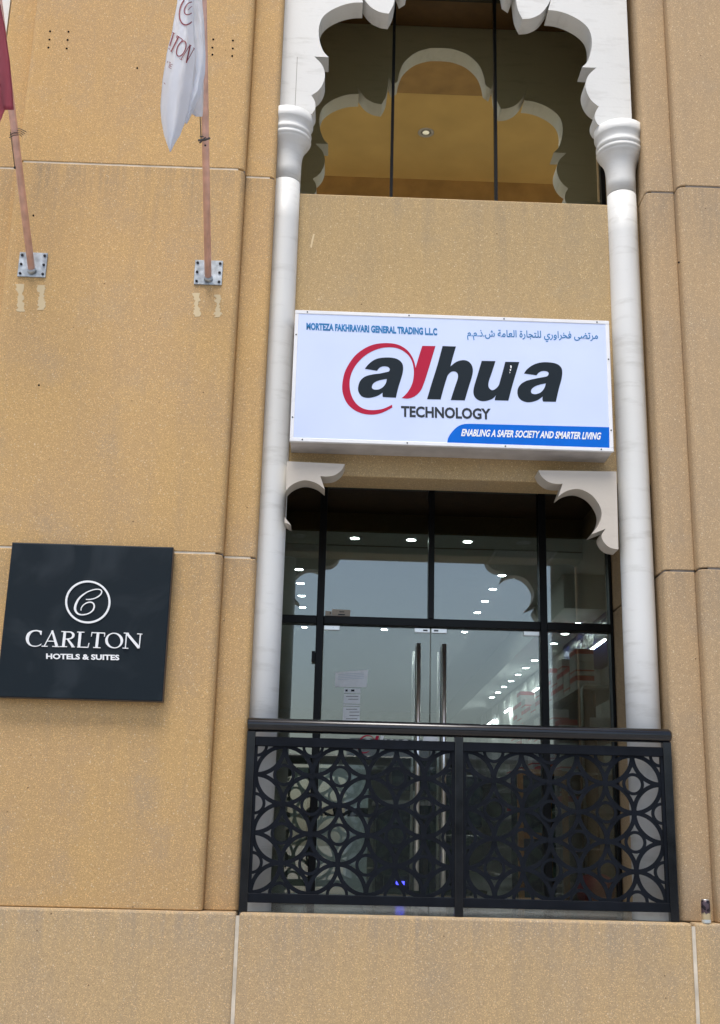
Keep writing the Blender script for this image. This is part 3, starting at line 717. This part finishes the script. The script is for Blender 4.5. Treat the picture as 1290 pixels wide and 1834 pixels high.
# chipped spot on the letter u
ch = [[(783, 258), (797, 262), (795, 285), (786, 283)], [(780, 290), (793, 294), (788, 308), (781, 303)], [(776, 312), (784, 318), (781, 330)]]
chs = [curve_mesh([[A2(*p) for p in c]], .0006) for c in ch]
for me in chs:
    for v in me.vertices: v.co.y += YF-.0016
merged('chipped_spot', chs, M['white_ink'], SG)
def pq(*p, Y=.05): return [at(a, b, Y) for a, b in p]
text('lettering', 'TECHNOLOGY', pq((718.5, 726.5), (879, 731.5), (718.5, 746.5)), YF, .0014, M['black_ink'], SG, .034)
text('lettering', 'MORTEZA FAKHRAVARI GENERAL TRADING L.L.C', pq((549, 577.5), (783, 587.5), (549, 590.5)), YF, .0014, M['blue_text'], SG, .045)
text('lettering', 'ﻡ.ﻡ.ﺫ.ﺵ ﺔﻣﺎﻌﻟﺍ ﺓﺭﺎﺠﺘﻠﻟ ﻱﺭﻭﺍﺮﺨﻓ ﻰﻀﺗﺮﻣ', pq((837, 589), (1071, 594), (837, 609)), YF, .0014, M['blue_text'], SG, .012)
bb = [(45, 948, 1), (52, 905), (80, 860), (120, 822), (160, 805), (205, 801, 1), (1216, 826, 1), (1216, 982, 1)]
plate('blue_band', [crom([(*at(790+x/4.03125, 560+y/4.03125, .05), *c) for x, y, *c in bb], 6)], YF, .0012, M['blue'], SG)
text('lettering', 'ENABLING A SAFER SOCIETY AND SMARTER LIVING', pq((826, 768), (1077, 774.5), (826, 781)), YF-.0016, .001, M['white_ink'], SG, .032, .35)

# ------------------------------------------------------------------ hotel sign, dark slate
def A3(x, y, Y=-.08): return at(30+x/5.375, 1030+y/5.375, Y)
CS = thing('hotel_sign', 'square dark slate hotel sign with white round emblem, fixed on the left wall', 'sign')
box('sign_box', -2.17, -1.088, -.08, .0, .868, 1.905, M['slate'], CS, .006, 2)
box('sign_edge', -2.172, -1.086, -.0745, -.012, .866, 1.907, simple('bronze_edge', (.06, .045, .04), .4, .3), CS)
def ell(cx, cy, rx, ry, n=64, tilt=0.0): return [A3(cx+rx*math.cos(2*PI*k/n)+tilt*ry*math.sin(2*PI*k/n), cy+ry*math.sin(2*PI*k/n)) for k in range(n)]
plate('emblem_ring', [ell(687, 260, 218, 206), ell(687, 260, 199, 188)], -.0805, .006, M['white_ink'], CS)
PXM = 1/5.375*.00373
def strokes(fn, lst, yb, depth):
    out = []
    for i, st in enumerate(lst):
        pts = [(*fn(p[0], p[1]), p[2]*PXM*1.0) for p in st]
        me = curve_mesh([ribbon_loop(pts)], depth+.0002*i)
        for v in me.vertices: v.co.y += yb
        out.append(me)
    return out
cs = smooth_stroke([(620, 342, 8), (626, 312, 9), (655, 280, 10), (700, 262, 11), (735, 270, 13), (748, 300, 14), (735, 340, 13), (690, 372, 11), (630, 383, 12), (587, 370, 16), (564, 330, 21), (574, 275, 21), (612, 215, 16), (680, 165, 11), (750, 140, 10), (800, 140, 10), (820, 158, 11), (808, 190, 12), (765, 220, 11), (710, 235, 10), (668, 235, 8)], 6)
merged('script_initial', strokes(A3, [cs], -.0805, .005), M['white_ink'], CS)
def serif_word(fn, yb, depth):
    S_ = [[(345, 540, 9), (268, 683, 9)], [(343, 535, 18), (388, 684, 26)], [(295, 636, 8), (368, 638, 8)], [(242, 685, 8), (300, 687, 8)], [(344, 687, 8), (414, 690, 8)],
          [(466, 546, 25), (451, 688, 25)], [(432, 544, 8), (480, 546, 8)], [(418, 689, 8), (487, 691, 8)], smooth_stroke([(470, 549, 8), (520, 550, 12), (545, 568, 22), (545, 592, 22), (520, 612, 12), (468, 618, 8)], 5), [(492, 616, 16), (545, 690, 25)], [(528, 692, 8), (562, 693, 8)],
          [(614, 552, 25), (601, 694, 25)], [(585, 549, 8), (654, 552, 8)], [(584, 694, 8), (692, 697, 9)], [(689, 698, 8), (699, 655, 7)],
          [(724, 555, 9), (852, 560, 9)], [(727, 556, 8), (721, 592, 6)], [(850, 560, 8), (847, 594, 6)], [(786, 558, 25), (771, 698, 25)], [(739, 698, 8), (809, 701, 8)],
          [(1060, 562, 11), (1048, 704, 9)], [(1062, 562, 22), (1180, 702, 27)], [(1194, 570, 11), (1181, 706, 9)], [(1034, 559, 8), (1082, 562, 8)], [(1162, 567, 8), (1211, 570, 8)], [(1022, 704, 8), (1078, 707, 8)]]
    out = strokes(fn, S_, yb, depth)
    Cg = [(245, 540, 1), (240, 578, 1), (230, 574), (222, 552), (190, 541), (155, 550), (130, 578), (120, 615), (125, 650), (148, 676), (185, 682), (215, 675), (240, 660, 1), (236, 674, 1), (200, 688), (158, 689), (118, 672), (94, 638), (91, 600), (106, 563), (142, 538), (190, 530), (225, 535)]
    me = curve_mesh([crom([(*fn(x, y), *c) for x, y, *c in Cg], 5)], depth)
    for v in me.vertices: v.co.y += yb
    out.append(me)
    n = 48
    o1 = [fn(940+86*math.cos(2*PI*k/n), 631+75*math.sin(2*PI*k/n)) for k in range(n)]
    o2 = [fn(940+61*math.cos(2*PI*k/n)+6*math.sin(2*PI*k/n), 631+66*math.sin(2*PI*k/n)) for k in range(n)]
    me = curve_mesh([o1, o2], depth)
    for v in me.vertices: v.co.y += yb
    out.append(me); return out
merged('lettering', serif_word(A3, -.0805, .005), M['white_ink'], CS)
text('lettering', 'HOTELS & SUITES', [A3(285, 755), A3(989, 768), A3(285, 808)], -.0805, .004, M['white_ink'], CS, .035)

# ------------------------------------------------------------------ balcony railing
R = thing('balcony_railing', 'black balcony railing with cut ring lattice, standing on the plinth ledge', 'railing')
RY0 = .03
tube('handrail', [(-.532, .05, .744), (-.525, .05, .7445), (2.27, .05, .7445), (2.285, .05, .744)], [.040, .046, .046, .036], M['black_metal'], R, 24)
for a, b in ((-.531, -.476), (.841, .897), (2.225, 2.281)): box('post', a, b, .022, .078, ZP, .703, M['black_metal'], R, .004, 2)
sg = .1842
for k, (a, b, par) in enumerate(((-.476, .841, 1), (.897, 2.225, 0))):
    P = box('lattice_frame', a, b, .027, .073, .607, .668, M['lattice'], R, .003, 1)
    box('bottom_rail', a, b, .027, .073, -.372, -.314, M['lattice'], P, .003, 1)
    box('stile', a, a+.018, .034, .066, -.3135, .6065, M['lattice'], P); box('stile', b-.018, b, .034, .066, -.3135, .6065, M['lattice'], P)
    xa, xb, za, zb = a+.014, b-.014, -.318, .611
    ox = (a+b)/2-3.5*sg; oz = .609
    def ring_obj(name, cx, cz, r, wd, y, n):
        bm = bmesh.new(); t = .0085; rows = {}
        def V(i):
            i %= n
            if i not in rows:
                an = 2*PI*i/n; c, s = math.cos(an), math.sin(an)
                q = []
                for rr, yy in ((r-wd/2, y), (r+wd/2, y), (r+wd/2, y+t), (r-wd/2, y+t)):
                    q.append(bm.verts.new((cx+rr*c, yy, cz+rr*s)))
                rows[i] = q
            return rows[i]
        cnt = 0
        for i in range(n):
            an = 2*PI*(i+.5)/n; px, pz = cx+r*math.cos(an), cz+r*math.sin(an)
            if xa <= px <= xb and za <= pz <= zb:
                u, v = V(i), V(i+1); cnt += 1
                for j in range(4): bm.faces.new((u[j], u[(j+1) % 4], v[(j+1) % 4], v[j]))
        if cnt: 
            bmesh.ops.recalc_face_normals(bm, faces=bm.faces)
            me = bpy.data.meshes.new(name); bm.to_mesh(me); bm.free(); link(name, me, M['lattice'], P)
        else: bm.free()
    for i in range(-1, 9):
        for j in range(-1, 7):
            cx, cz = ox+i*sg, oz-j*sg
            if (i+j+par) % 2 == 1: 
                pass
            if (i+j+par) % 2 == 1:
                ring_obj('ring', cx, cz, sg*.995, .027, .043+.00022*((i % 4)+4*(j % 4)), 64)
                if xa-.05 < cx < xb+.05 and za-.05 < cz < zb+.05: ring_obj('small_ring', cx, cz, sg*.335, .020, .0416, 40)
            elif xa < cx < xb and za < cz < zb:
                bm = bmesh.new(); add_lathe(bm, 0, 0, [(.024, 0), (.024, .0125)], 8)
                for v in bm.verts: v.co = Vector((cx+v.co.x, .0408+v.co.z, cz+v.co.y))
                obj('rosette', bm, M['lattice'], P)

# door decals behind the rail
DL = thing('door_decal', 'white and red logo decal on the left glass door, half hidden by the handrail', 'decal')
YD = YG-.0065
def Dm(fn):     # maps the big sign logo onto the small decal
    x0, z0 = at(640, 1317, YG); x1, z1 = at(733, 1317, YG)
    ax, az = A1(80, 90); bx2, bz2 = A2(1230, 90); k = (x1-x0)/(bx2-ax)
    def g(x, y):
        X, Z = fn(x, y); return (x0+(X-ax)*k, z0+(Z-az)*k)
    return g
plate('decal_swoosh', [tr(Dm(A1), sw)], YD, .001, M['red'], DL)
for loops in ([tr(Dm(A1), a1), tr(Dm(A1), a1h)], [tr(Dm(A2), hh)], [tr(Dm(A2), uu)], [tr(Dm(A2), a2), tr(Dm(A2), a2h)]):
    plate('decal_letter', loops, YD, .001, M['white_ink'], DL)
DP = thing('door_decal', 'white rounded cloud-shaped decal where the two glass doors meet', 'decal')
plate('decal_shape', [crom([(*at(x, y, YG), *c) for x, y, *c in [(757, 1328), (759, 1320), (766, 1317), (771, 1319), (776, 1317), (783, 1320), (786, 1328), (783, 1334), (760, 1334)]], 6)], YD-.012, .001, M['white_ink'], DP)

# ------------------------------------------------------------------ flag poles
def flagpole(cx, cz, dx, dy, dz, length, label):
    t = thing('flagpole', label, 'flagpole', group='flagpoles on the left wall')
    bp = box('base_plate', cx-.102, cx+.102, -.012, -.0005, cz-.098, cz+.098, M['galvanised'], t, .002, 1)
    for sx in (-1, 1):
        for sz in (-1, 0, 1):
            b = lathe('bolt', 0, 0, [(.0105, 0), (.0105, .006), (.005, .010)], M['bolt'], bp, 6, False)
            b.rotation_euler = (PI/2, 0, 0); b.location = (cx+sx*.082, -.012, cz+sz*.074)
    d = Vector((dx, dy, dz)).normalized(); p0 = Vector((cx+.002, -.02, cz-.055))
    tube('socket', [p0+Vector((0, .012, 0)), p0+d*.018], .033, M['galvanised'], t, 20)
    tube('pole', [p0+d*.0, p0+d*length], [.0255, .024], M['pink_pole'], t, 20)
    return t, p0, d
fpR, pR, dR = flagpole(-.980, 4.003, .0, -1.21, 1.38, 3.6, 'pinkish red flagpole carrying the white flag, right-hand one on the left wall')
XL = at(22, 200, -.62)
dLv = Vector((XL[0]+2.262, -.60, XL[1]-(4.015-.05)))
fpL, pL, dL = flagpole(-2.263, 4.015, dLv.x, dLv.y, dLv.z, 3.4, 'pinkish red flagpole carrying the maroon flag, left-hand one at the edge of the photo')
def on_pole(p0, d, t): return p0+d*t
# cleats, cords and knots
def cord(name, pts, r, parent, m=M['rope']): return tube(name, pts, r, m, parent, 6)
t1 = 0.0
def t_for_y(p0, d, py):
    lo, hi = .1, 4
    for _ in range(40):
        mid = (lo+hi)/2; P = p0+d*mid; v = P-Vector((0, -DIST, 0))
        yy = 917-FPX*v.dot(cam_u)/v.dot(_f)
        if yy > py: lo = mid
        else: hi = mid
    return lo
kR = on_pole(pR, dR, t_for_y(pR, dR, 252)); kT = on_pole(pR, dR, t_for_y(pR, dR, 150))
fw = Vector((0, -.03, -.012))
side = Vector((-.030, -.01, 0))
cord('halyard', [kR+side, (kR+kT)/2+side*1.15, kT+side*1.0], .0035, fpR)
bm = bmesh.new(); add_tube(bm, [kR+side*1.6+Vector((0, 0, -.01)), kR+fw*.9, kR+Vector((.03, -.015, .012))], .008, 8)
add_tube(bm, [kR+side*1.2+Vector((0, -.02, .012)), kR+fw*1.1+Vector((.004, 0, .02)), kR+side*1.3+Vector((0, 0, -.03))], .006, 8); obj('knot', bm, M['rope'], fpR, True)
kk = on_pole(pR, dR, t_for_y(pR, dR, 262)); 
bm = bmesh.new(); bmesh.ops.create_icosphere(bm, subdivisions=1, radius=.008, matrix=Matrix.Translation(kk+fw*.85)); obj('cleat_screw', bm, M['bolt'], fpR)
kL = on_pole(pL, dL, t_for_y(pL, dL, 240)); bm = bmesh.new()
for q in range(4):
    add_tube(bm, [kL+Vector((-.035, 0, .02*q-.03)), kL+fw+Vector((.0, 0, .02*q-.02)), kL+Vector((.04, -.01, .015*q-.01)), kL+Vector((.055+.01*q, -.02, -.03+.012*q))], .003, 6)
obj('wire_loops', bm, M['rope'], fpL, True)
kb = on_pole(pL, dL, t_for_y(pL, dL, 302)); bm = bmesh.new(); bmesh.ops.create_icosphere(bm, subdivisions=1, radius=.012, matrix=Matrix.Translation(kb+Vector((-.026, -.01, 0)))); obj('cleat_screw', bm, M['bolt'], fpL)
cord('halyard', [kL+Vector((-.028, -.01, 0)), kb+Vector((-.028, -.01, 0))], .003, fpL)

# ------------------------------------------------------------------ flags
def interp(tab, y):
    for (y0, a0, b0), (y1, a1_, b1) in zip(tab, tab[1:]):
        if y <= y1:
            u = (y-y0)/(y1-y0); u2 = u*u*(3-2*u)*.4+u*.6
            return a0+(a1_-a0)*u2, b0+(b1-b0)*u2
    return tab[-1][1:]
def flag_surface(name, tab, rows, cols, yfun, m, parent, thick=.0025):
    bm = bmesh.new(); g = []
    y0, y1 = tab[0][0], tab[-1][0]
    for r in range(rows+1):
        py = y0+(y1-y0)*r/rows; a, b = interp(tab, py); row = []
        for c in range(cols+1):
            u = c/cols; px = a+(b-a)*u; Y = yfun(u, (py-y0)/(y1-y0), px, py)
            X, Z = at(px, py, Y); row.append(bm.verts.new((X, Y, Z)))
        g.append(row)
    for r in range(rows):
        for c in range(cols): bm.faces.new((g[r][c], g[r][c+1], g[r+1][c+1], g[r+1][c]))
    geo = bmesh.ops.solidify(bm, geom=bm.faces[:], thickness=thick)
    return obj(name, bm, m, parent, True)
YW = -1.36
tabW = [(-260, 330, 362), (-120, 326, 355), (-40, 320.5, 347), (0, 318, 346), (50, 309.5, 347), (100, 298, 350), (150, 290.5, 346), (190, 287.5, 339), (215, 289, 333), (240, 293.5, 324), (258, 299, 313), (268, 303, 308), (272, 304.5, 306)]
def yW(u, v, px, py):
    s = math.sin(PI*min(1, max(0, u)))
    return YW-.06*s-.018*math.sin(u*9+v*3)*(.4+v)-.03*math.sin(py*.011)+.0
FL = thing('flag', 'white hotel flag with dark red lettering, hanging limp from the right-hand pole', 'flag')
flag_surface('cloth', tabW, 70, 20, yW, M['white_cloth'], FL)
tabH = [(-260, 352, 368), (-40, 345, 366), (0, 344, 362.5), (50, 345, 366.5), (100, 348, 368.5), (130, 346.5, 367.5), (160, 342, 362), (190, 334, 351), (215, 331, 339), (222, 333, 334.5)]
def yH(u, v, px, py): return YW+.05-.05*math.sin(PI*u)-.014*math.sin(u*8+py*.021)-.006*math.sin(u*14-py*.035)-.003*math.sin(py*.11+u*3)
flag_surface('hoist_fold', tabH, 70, 14, yH, M['white_cloth'], FL)
tabT = [(110, 352, 366), (150, 349, 365), (180, 343, 364.5), (200, 341, 364), (205, 343, 363.5), (209, 351, 363)]
def yT(u, v, px, py): return YW+.10-.02*math.sin(u*5)
flag_surface('rear_corner', tabT, 16, 8, yT, M['white_cloth'], FL)
# lettering on the flag follows the cloth
def flagpt(px, py):
    a, b = interp(tabW, py); u = (px-a)/(b-a); Y = yW(u, (py+260)/532, px, py)-.006; X, Z = at(px, py, Y); return Vector((X, Y, Z))
def A4(x, y): return (270+x/6.323, y/6.323)
def flag_stroke(bm, pts, w):
    P = [Vector(A4(*p[:2])) for p in pts]
    if len(P) == 2: P = [P[0].lerp(P[1], k/6) for k in range(7)]
    prev = None
    for i, p in enumerate(P):
        d = (P[min(i+1, len(P)-1)]-P[max(i-1, 0)]).normalized(); n = Vector((-d.y, d.x))*(w/6.323/2)
        q = (bm.verts.new(flagpt(*(p+n))), bm.verts.new(flagpt(*(p-n))))
        if prev: bm.faces.new((prev[0], prev[1], q[1], q[0]))
        prev = q
bm = bmesh.new()
def sm2(pts): return [(a, b) for a, b, c in smooth_stroke([(x, y, 1) for x, y in pts], 5)]
flag_stroke(bm, sm2([(380, 0), (345, 60), (326, 140), (330, 210), (355, 262), (395, 282), (440, 268), (466, 245)]), 15)
flag_stroke(bm, sm2([(468, 22), (430, 35), (395, 75), (380, 125), (395, 160), (430, 165), (465, 148)]), 11)
flag_stroke(bm, sm2([(468, 70), (445, 90), (425, 115)]), 7)
for a, b, w_ in (((262, 370), (216, 520), 13), ((245, 365), (275, 380), 8), ((203, 545), (216, 560), 9), ((318, 410), (232, 585), 15), ((296, 402), (362, 448), 9), ((300, 402), (290, 430), 7), ((360, 448), (348, 472), 7), ((222, 575), (248, 592), 7),
                 ((446, 510), (345, 670), 8), ((450, 508), (405, 712), 16), ((494, 548), (402, 712), 8), ((438, 505), (462, 520), 7), ((482, 540), (500, 556), 6), ((326, 664), (358, 680), 7)): flag_stroke(bm, [a, b], w_)
ov = [(352+math.cos(t_)*-62*.60-math.sin(t_)*28, 552+math.sin(t_)*82*.98-math.cos(t_)*22) for t_ in [2*PI*k/28 for k in range(29)]]
ov = [(347+46*math.cos(t_)*1.0+34*math.sin(t_)*-1.0*-.0+math.sin(t_)*-30, 550+86*math.sin(t_)+math.cos(t_)*8) for t_ in [2*PI*k/28 for k in range(29)]]
flag_stroke(bm, ov, 12)
for a, b in (((222, 705), (205, 765)), ((205, 700), (228, 712)), ((228, 725), (250, 735)), ((228, 725), (215, 770)), ((215, 770), (235, 778)), ((224, 748), (240, 755)), ((195, 690), (188, 712)), ((150, 935), (165, 955))): flag_stroke(bm, [a, b], 5)
o = obj('lettering', bm, simple('dark_red_print', (.20, .012, .03), .6), FL)
FM = thing('flag', 'maroon flag at the top left edge, hanging from the left-hand pole', 'flag')
tabM = [(-260, -75, -28), (-100, -70, -16), (-20, -62, -2), (10, -56, 1.5), (60, -52, 11), (120, -46, 19), (170, -40, 23), (197, -34, 25)]
def yM(u, v, px, py): return -.92-.05*math.sin(u*7+v*2)-.05*u
flag_surface('cloth', tabM, 50, 24, yM, M['red_cloth'], FM)
tabM2 = [(150, -40, 14), (197, -32, 9), (208, -26, 4.5), (222, -20, -1), (228, -16, -9)]
def yM2(u, v, px, py): return -1.0-.03*math.sin(u*6)
flag_surface('lower_fold', tabM2, 14, 16, yM2, M['red_cloth'], FM)

# ------------------------------------------------------------------ marks on the left wall: old bolt holes and plaster smears
def holes(x0, x1, zs, label):
    t = thing('old_bolt_holes', label, 'bolt holes', group='old bolt holes in the left wall')
    pb = []
    for x in (x0, x1):
        for z in zs:
            b = lathe('hole', 0, 0, [(.0085, 0), (.0085, .0015)], M['dark'], t, 10, False); b.rotation_euler = (PI/2, 0, 0)
            b.location = (x+random.uniform(-.004, .004), -.0005, z+random.uniform(-.004, .004))
holes(-2.330, -2.185, (6.03, 5.955, 5.88), 'six old bolt holes in a patch near the top left, left of the white flag')
holes(-1.062, -.910, (6.01, 5.94, 5.87), 'six old bolt holes in a patch just right of the white flag')
def smear(px0, px1, py0, py1, label):
    t = thing('plaster_smear', label, 'plaster patch', group='plaster smears under the flagpole plates')
    n = 16; L_, R_ = [], []
    for i in range(n+1):
        y = py0+(py1-py0)*i/n; k = (.22 if 4 < i < 11 else 0)+random.uniform(0, .16)
        L_.append((*at(px0+(px1-px0)*(.1+k*.5)+random.uniform(-2.2, 2.2), y, 0),)); R_.append((*at(px1-(px1-px0)*(.1+k*.5)+random.uniform(-2.2, 2.2), y, 0),))
    plate('smear', [crom(L_+R_[::-1], 3)], -.0002, .0018, M['patch'], t)
smear(28, 46, 509, 558, 'pale plaster smear under the left base plate, the left one of its pair')
smear(66, 83, 511, 555, 'pale plaster smear under the left base plate, the right one of its pair')
smear(345, 361, 525, 567, 'pale plaster smear under the right base plate, the left one of its pair')
smear(383, 398, 528, 568, 'pale plaster smear under the right base plate, the right one of its pair')

# ------------------------------------------------------------------ small can on the right ledge
CN = thing('drink_can', 'small dark and white drink can standing on the ledge right of the railing', 'can')
cxn, cyn = 2.443, -.012
# stands on the narrow ledge in front of the right panel
def can_mat():
    m, nt, p = mat('printed_can'); N = nt.nodes; L = nt.links
    pos = N.new('ShaderNodeNewGeometry').outputs['Position']; s = N.new('ShaderNodeSeparateXYZ'); L.new(pos, s.inputs[0])
    n = noise(nt, pos, 38, 2)
    c = mixc(nt, ramp(nt, n, .48, .52), (.012, .008, .012), (.09, .06, .07))
    a = N.new('ShaderNodeMath'); a.operation = 'MULTIPLY_ADD'; L.new(n, a.inputs[0]); a.inputs[1].default_value = .10; L.new(s.outputs[2], a.inputs[2])
    c = mixc(nt, ramp(nt, a.outputs[0], -.315, -.32), c, (.60, .50, .30))
    c = mixc(nt, ramp(nt, s.outputs[2], -.405, -.41), c, (.70, .78, .80))
    L.new(c, p.inputs['Base Color']); p.inputs['Roughness'].default_value = .3; p.inputs['Metallic'].default_value = .3; return m
lathe('can_body', cxn, cyn+.005, [(.024, ZP+.001), (.029, ZP+.008), (.029, ZP+.128), (.025, ZP+.140)], can_mat(), CN, 24)
lathe('can_lid', cxn, cyn+.005, [(.025, ZP+.1402), (.026, ZP+.145), (.022, ZP+.142)], M['steel'], CN, 24)

# ------------------------------------------------------------------ canopy over the forecourt (seen mirrored in the upper window)
CP = thing('canopy', 'golden plaster canopy ceiling over the forecourt, mirrored in the upper window', 'canopy')
ZC = 12.5
def mirror_hit(px, py, Z):
    X, Zg = at(px, py, YU); d = Vector((X, YU+DIST, Zg)); t = (Z-Zg)/d.z
    return X+d.x*t, YU-d.y*t
yn, yf, yb_ = mirror_hit(780, 158, ZC)[1], mirror_hit(780, 322, ZC)[1], mirror_hit(780, 90, ZC)[1]
box('soffit', -14, 16, yf, yn, ZC, ZC+.25, M['gold'], CP)
box('near_beam', -14, 16, yn+.001, yb_, ZC-.12, ZC+.25, M['gold_beam'], CP)
box('edge_beam', -14, 16, yf-.5, yf-.001, ZC-.8, ZC+.25, M['gold_beam'], CP)
for x in (-13, 15): box('canopy_post', x-.25, x+.25, yf-.45, yf-.05, GROUND-.1, ZC-.801, M['gold_beam'], CP)
hx_, hy_ = mirror_hit(763, 237, ZC)
lathe('downlight', hx_, hy_, [(.06, ZC-.003), (.065, ZC-.008)], M['canopy_lamp'], CP, 20)
lathe('downlight_rim', hx_, hy_, [(.09, ZC-.002), (.15, ZC-.002), (.15, ZC-.012), (.09, ZC-.014), (.09, ZC-.002)], M['grey_alu'], CP, 24)


# ------------------------------------------------------------------ buildings across the street (mirrored in the doors)
def far_building(x0, x1, y, h, m, label, floors, n):
    t = thing('far_building', label, 'building', group='buildings across the street')
    box('wall', x0, x1, y-8, y, GROUND, h, m, t)
    for f in range(floors):
        for k in range(n):
            a = x0+(x1-x0)*(k+.25)/n; b = x0+(x1-x0)*(k+.75)/n; z = GROUND+1.2+f*(h-GROUND-1.6)/floors
            box('window', a, b, y, y+.05, z, z+1.3, M['far_window'], t)
far_building(.95, 4.6, -40, 4.4, M['far_grey'], 'narrow grey building across the street, mirrored in the left door', 2, 3)
far_building(5.0, 16, -46, 4.8, M['far_pale'], 'long pale building across the street, mirrored in the right door', 2, 8)
far_building(-22, -5, -50, 6.5, M['far_pale'], 'long low pale building across the street, left of the grey one', 2, 9)

# unseen leafy screens added across the street, to darken low reflections in the doors
def added_screen(x0, x1, y, h, label):
    t = thing('added_screen', label, 'added_screen', group='leafy screens added across the street')
    bm = bmesh.new(); rnd = random.Random(int(x0*10)+99)
    for _ in range(int((x1-x0)*420)):
        p = Vector((rnd.uniform(x0, x1), y-rnd.uniform(0, 1.2), GROUND+(h-GROUND)*rnd.random()**.8+.15*math.sin(rnd.random()*9)))
        if rnd.random() < .6: p.y = y-rnd.random()*.25
        u = Vector((rnd.uniform(-1, 1), rnd.uniform(-1, 1), rnd.uniform(-1, 1))).normalized(); w_ = u.orthogonal().normalized(); q = rnd.uniform(.06, .14)
        bm.faces.new([bm.verts.new(p+u*q), bm.verts.new(p+w_*q*.6), bm.verts.new(p-u*q), bm.verts.new(p-w_*q*.6)])
    me = bpy.data.meshes.new('leaves'); bm.to_mesh(me); bm.free()
    o = link('leaves', me, M['leaf'], t); o['kind'] = 'stuff'
    box('woody_core', x0+.2, x1-.2, y-1.1, y-.15, GROUND, h-.25, M['leaf'], t)
M['leaf'] = simple('added_screen_leaf', (.035, .06, .025), .7, 0, .4, 3)
added_screen(1.0, 15, -28, 2.5, 'unseen leafy screen added across the street, darkening the reflection behind the right part of the railing')
added_screen(-16, -1.2, -28, 2.5, 'unseen leafy screen added to darken reflections, across the street at the left, beyond the grey building')

# ------------------------------------------------------------------ neighbouring bay on the left (its arch shows at the top left corner)
off = Vector((-(2.31+2.695), 0, 0))
for o in (colR, colL, arch):
    c = o.copy(); C.objects.link(c); c.parent = B; c.location = off
    for ch_ in o.children:
        d = ch_.copy(); C.objects.link(d); d.parent = c
for a, b, y0, y1, z0, z1, m_ in ((-7.7, -2.697, YL, YL+.3, ZP, 4.885, M['stone_spandrel']),):
    box('spandrel_panel', a, b, y0, y1, z0, z1, m_, B, .012)
bw = box('upper_window', -7.7, -2.70, YU, YU+.05, 4.9, 7.3, M['frame_black'], B)
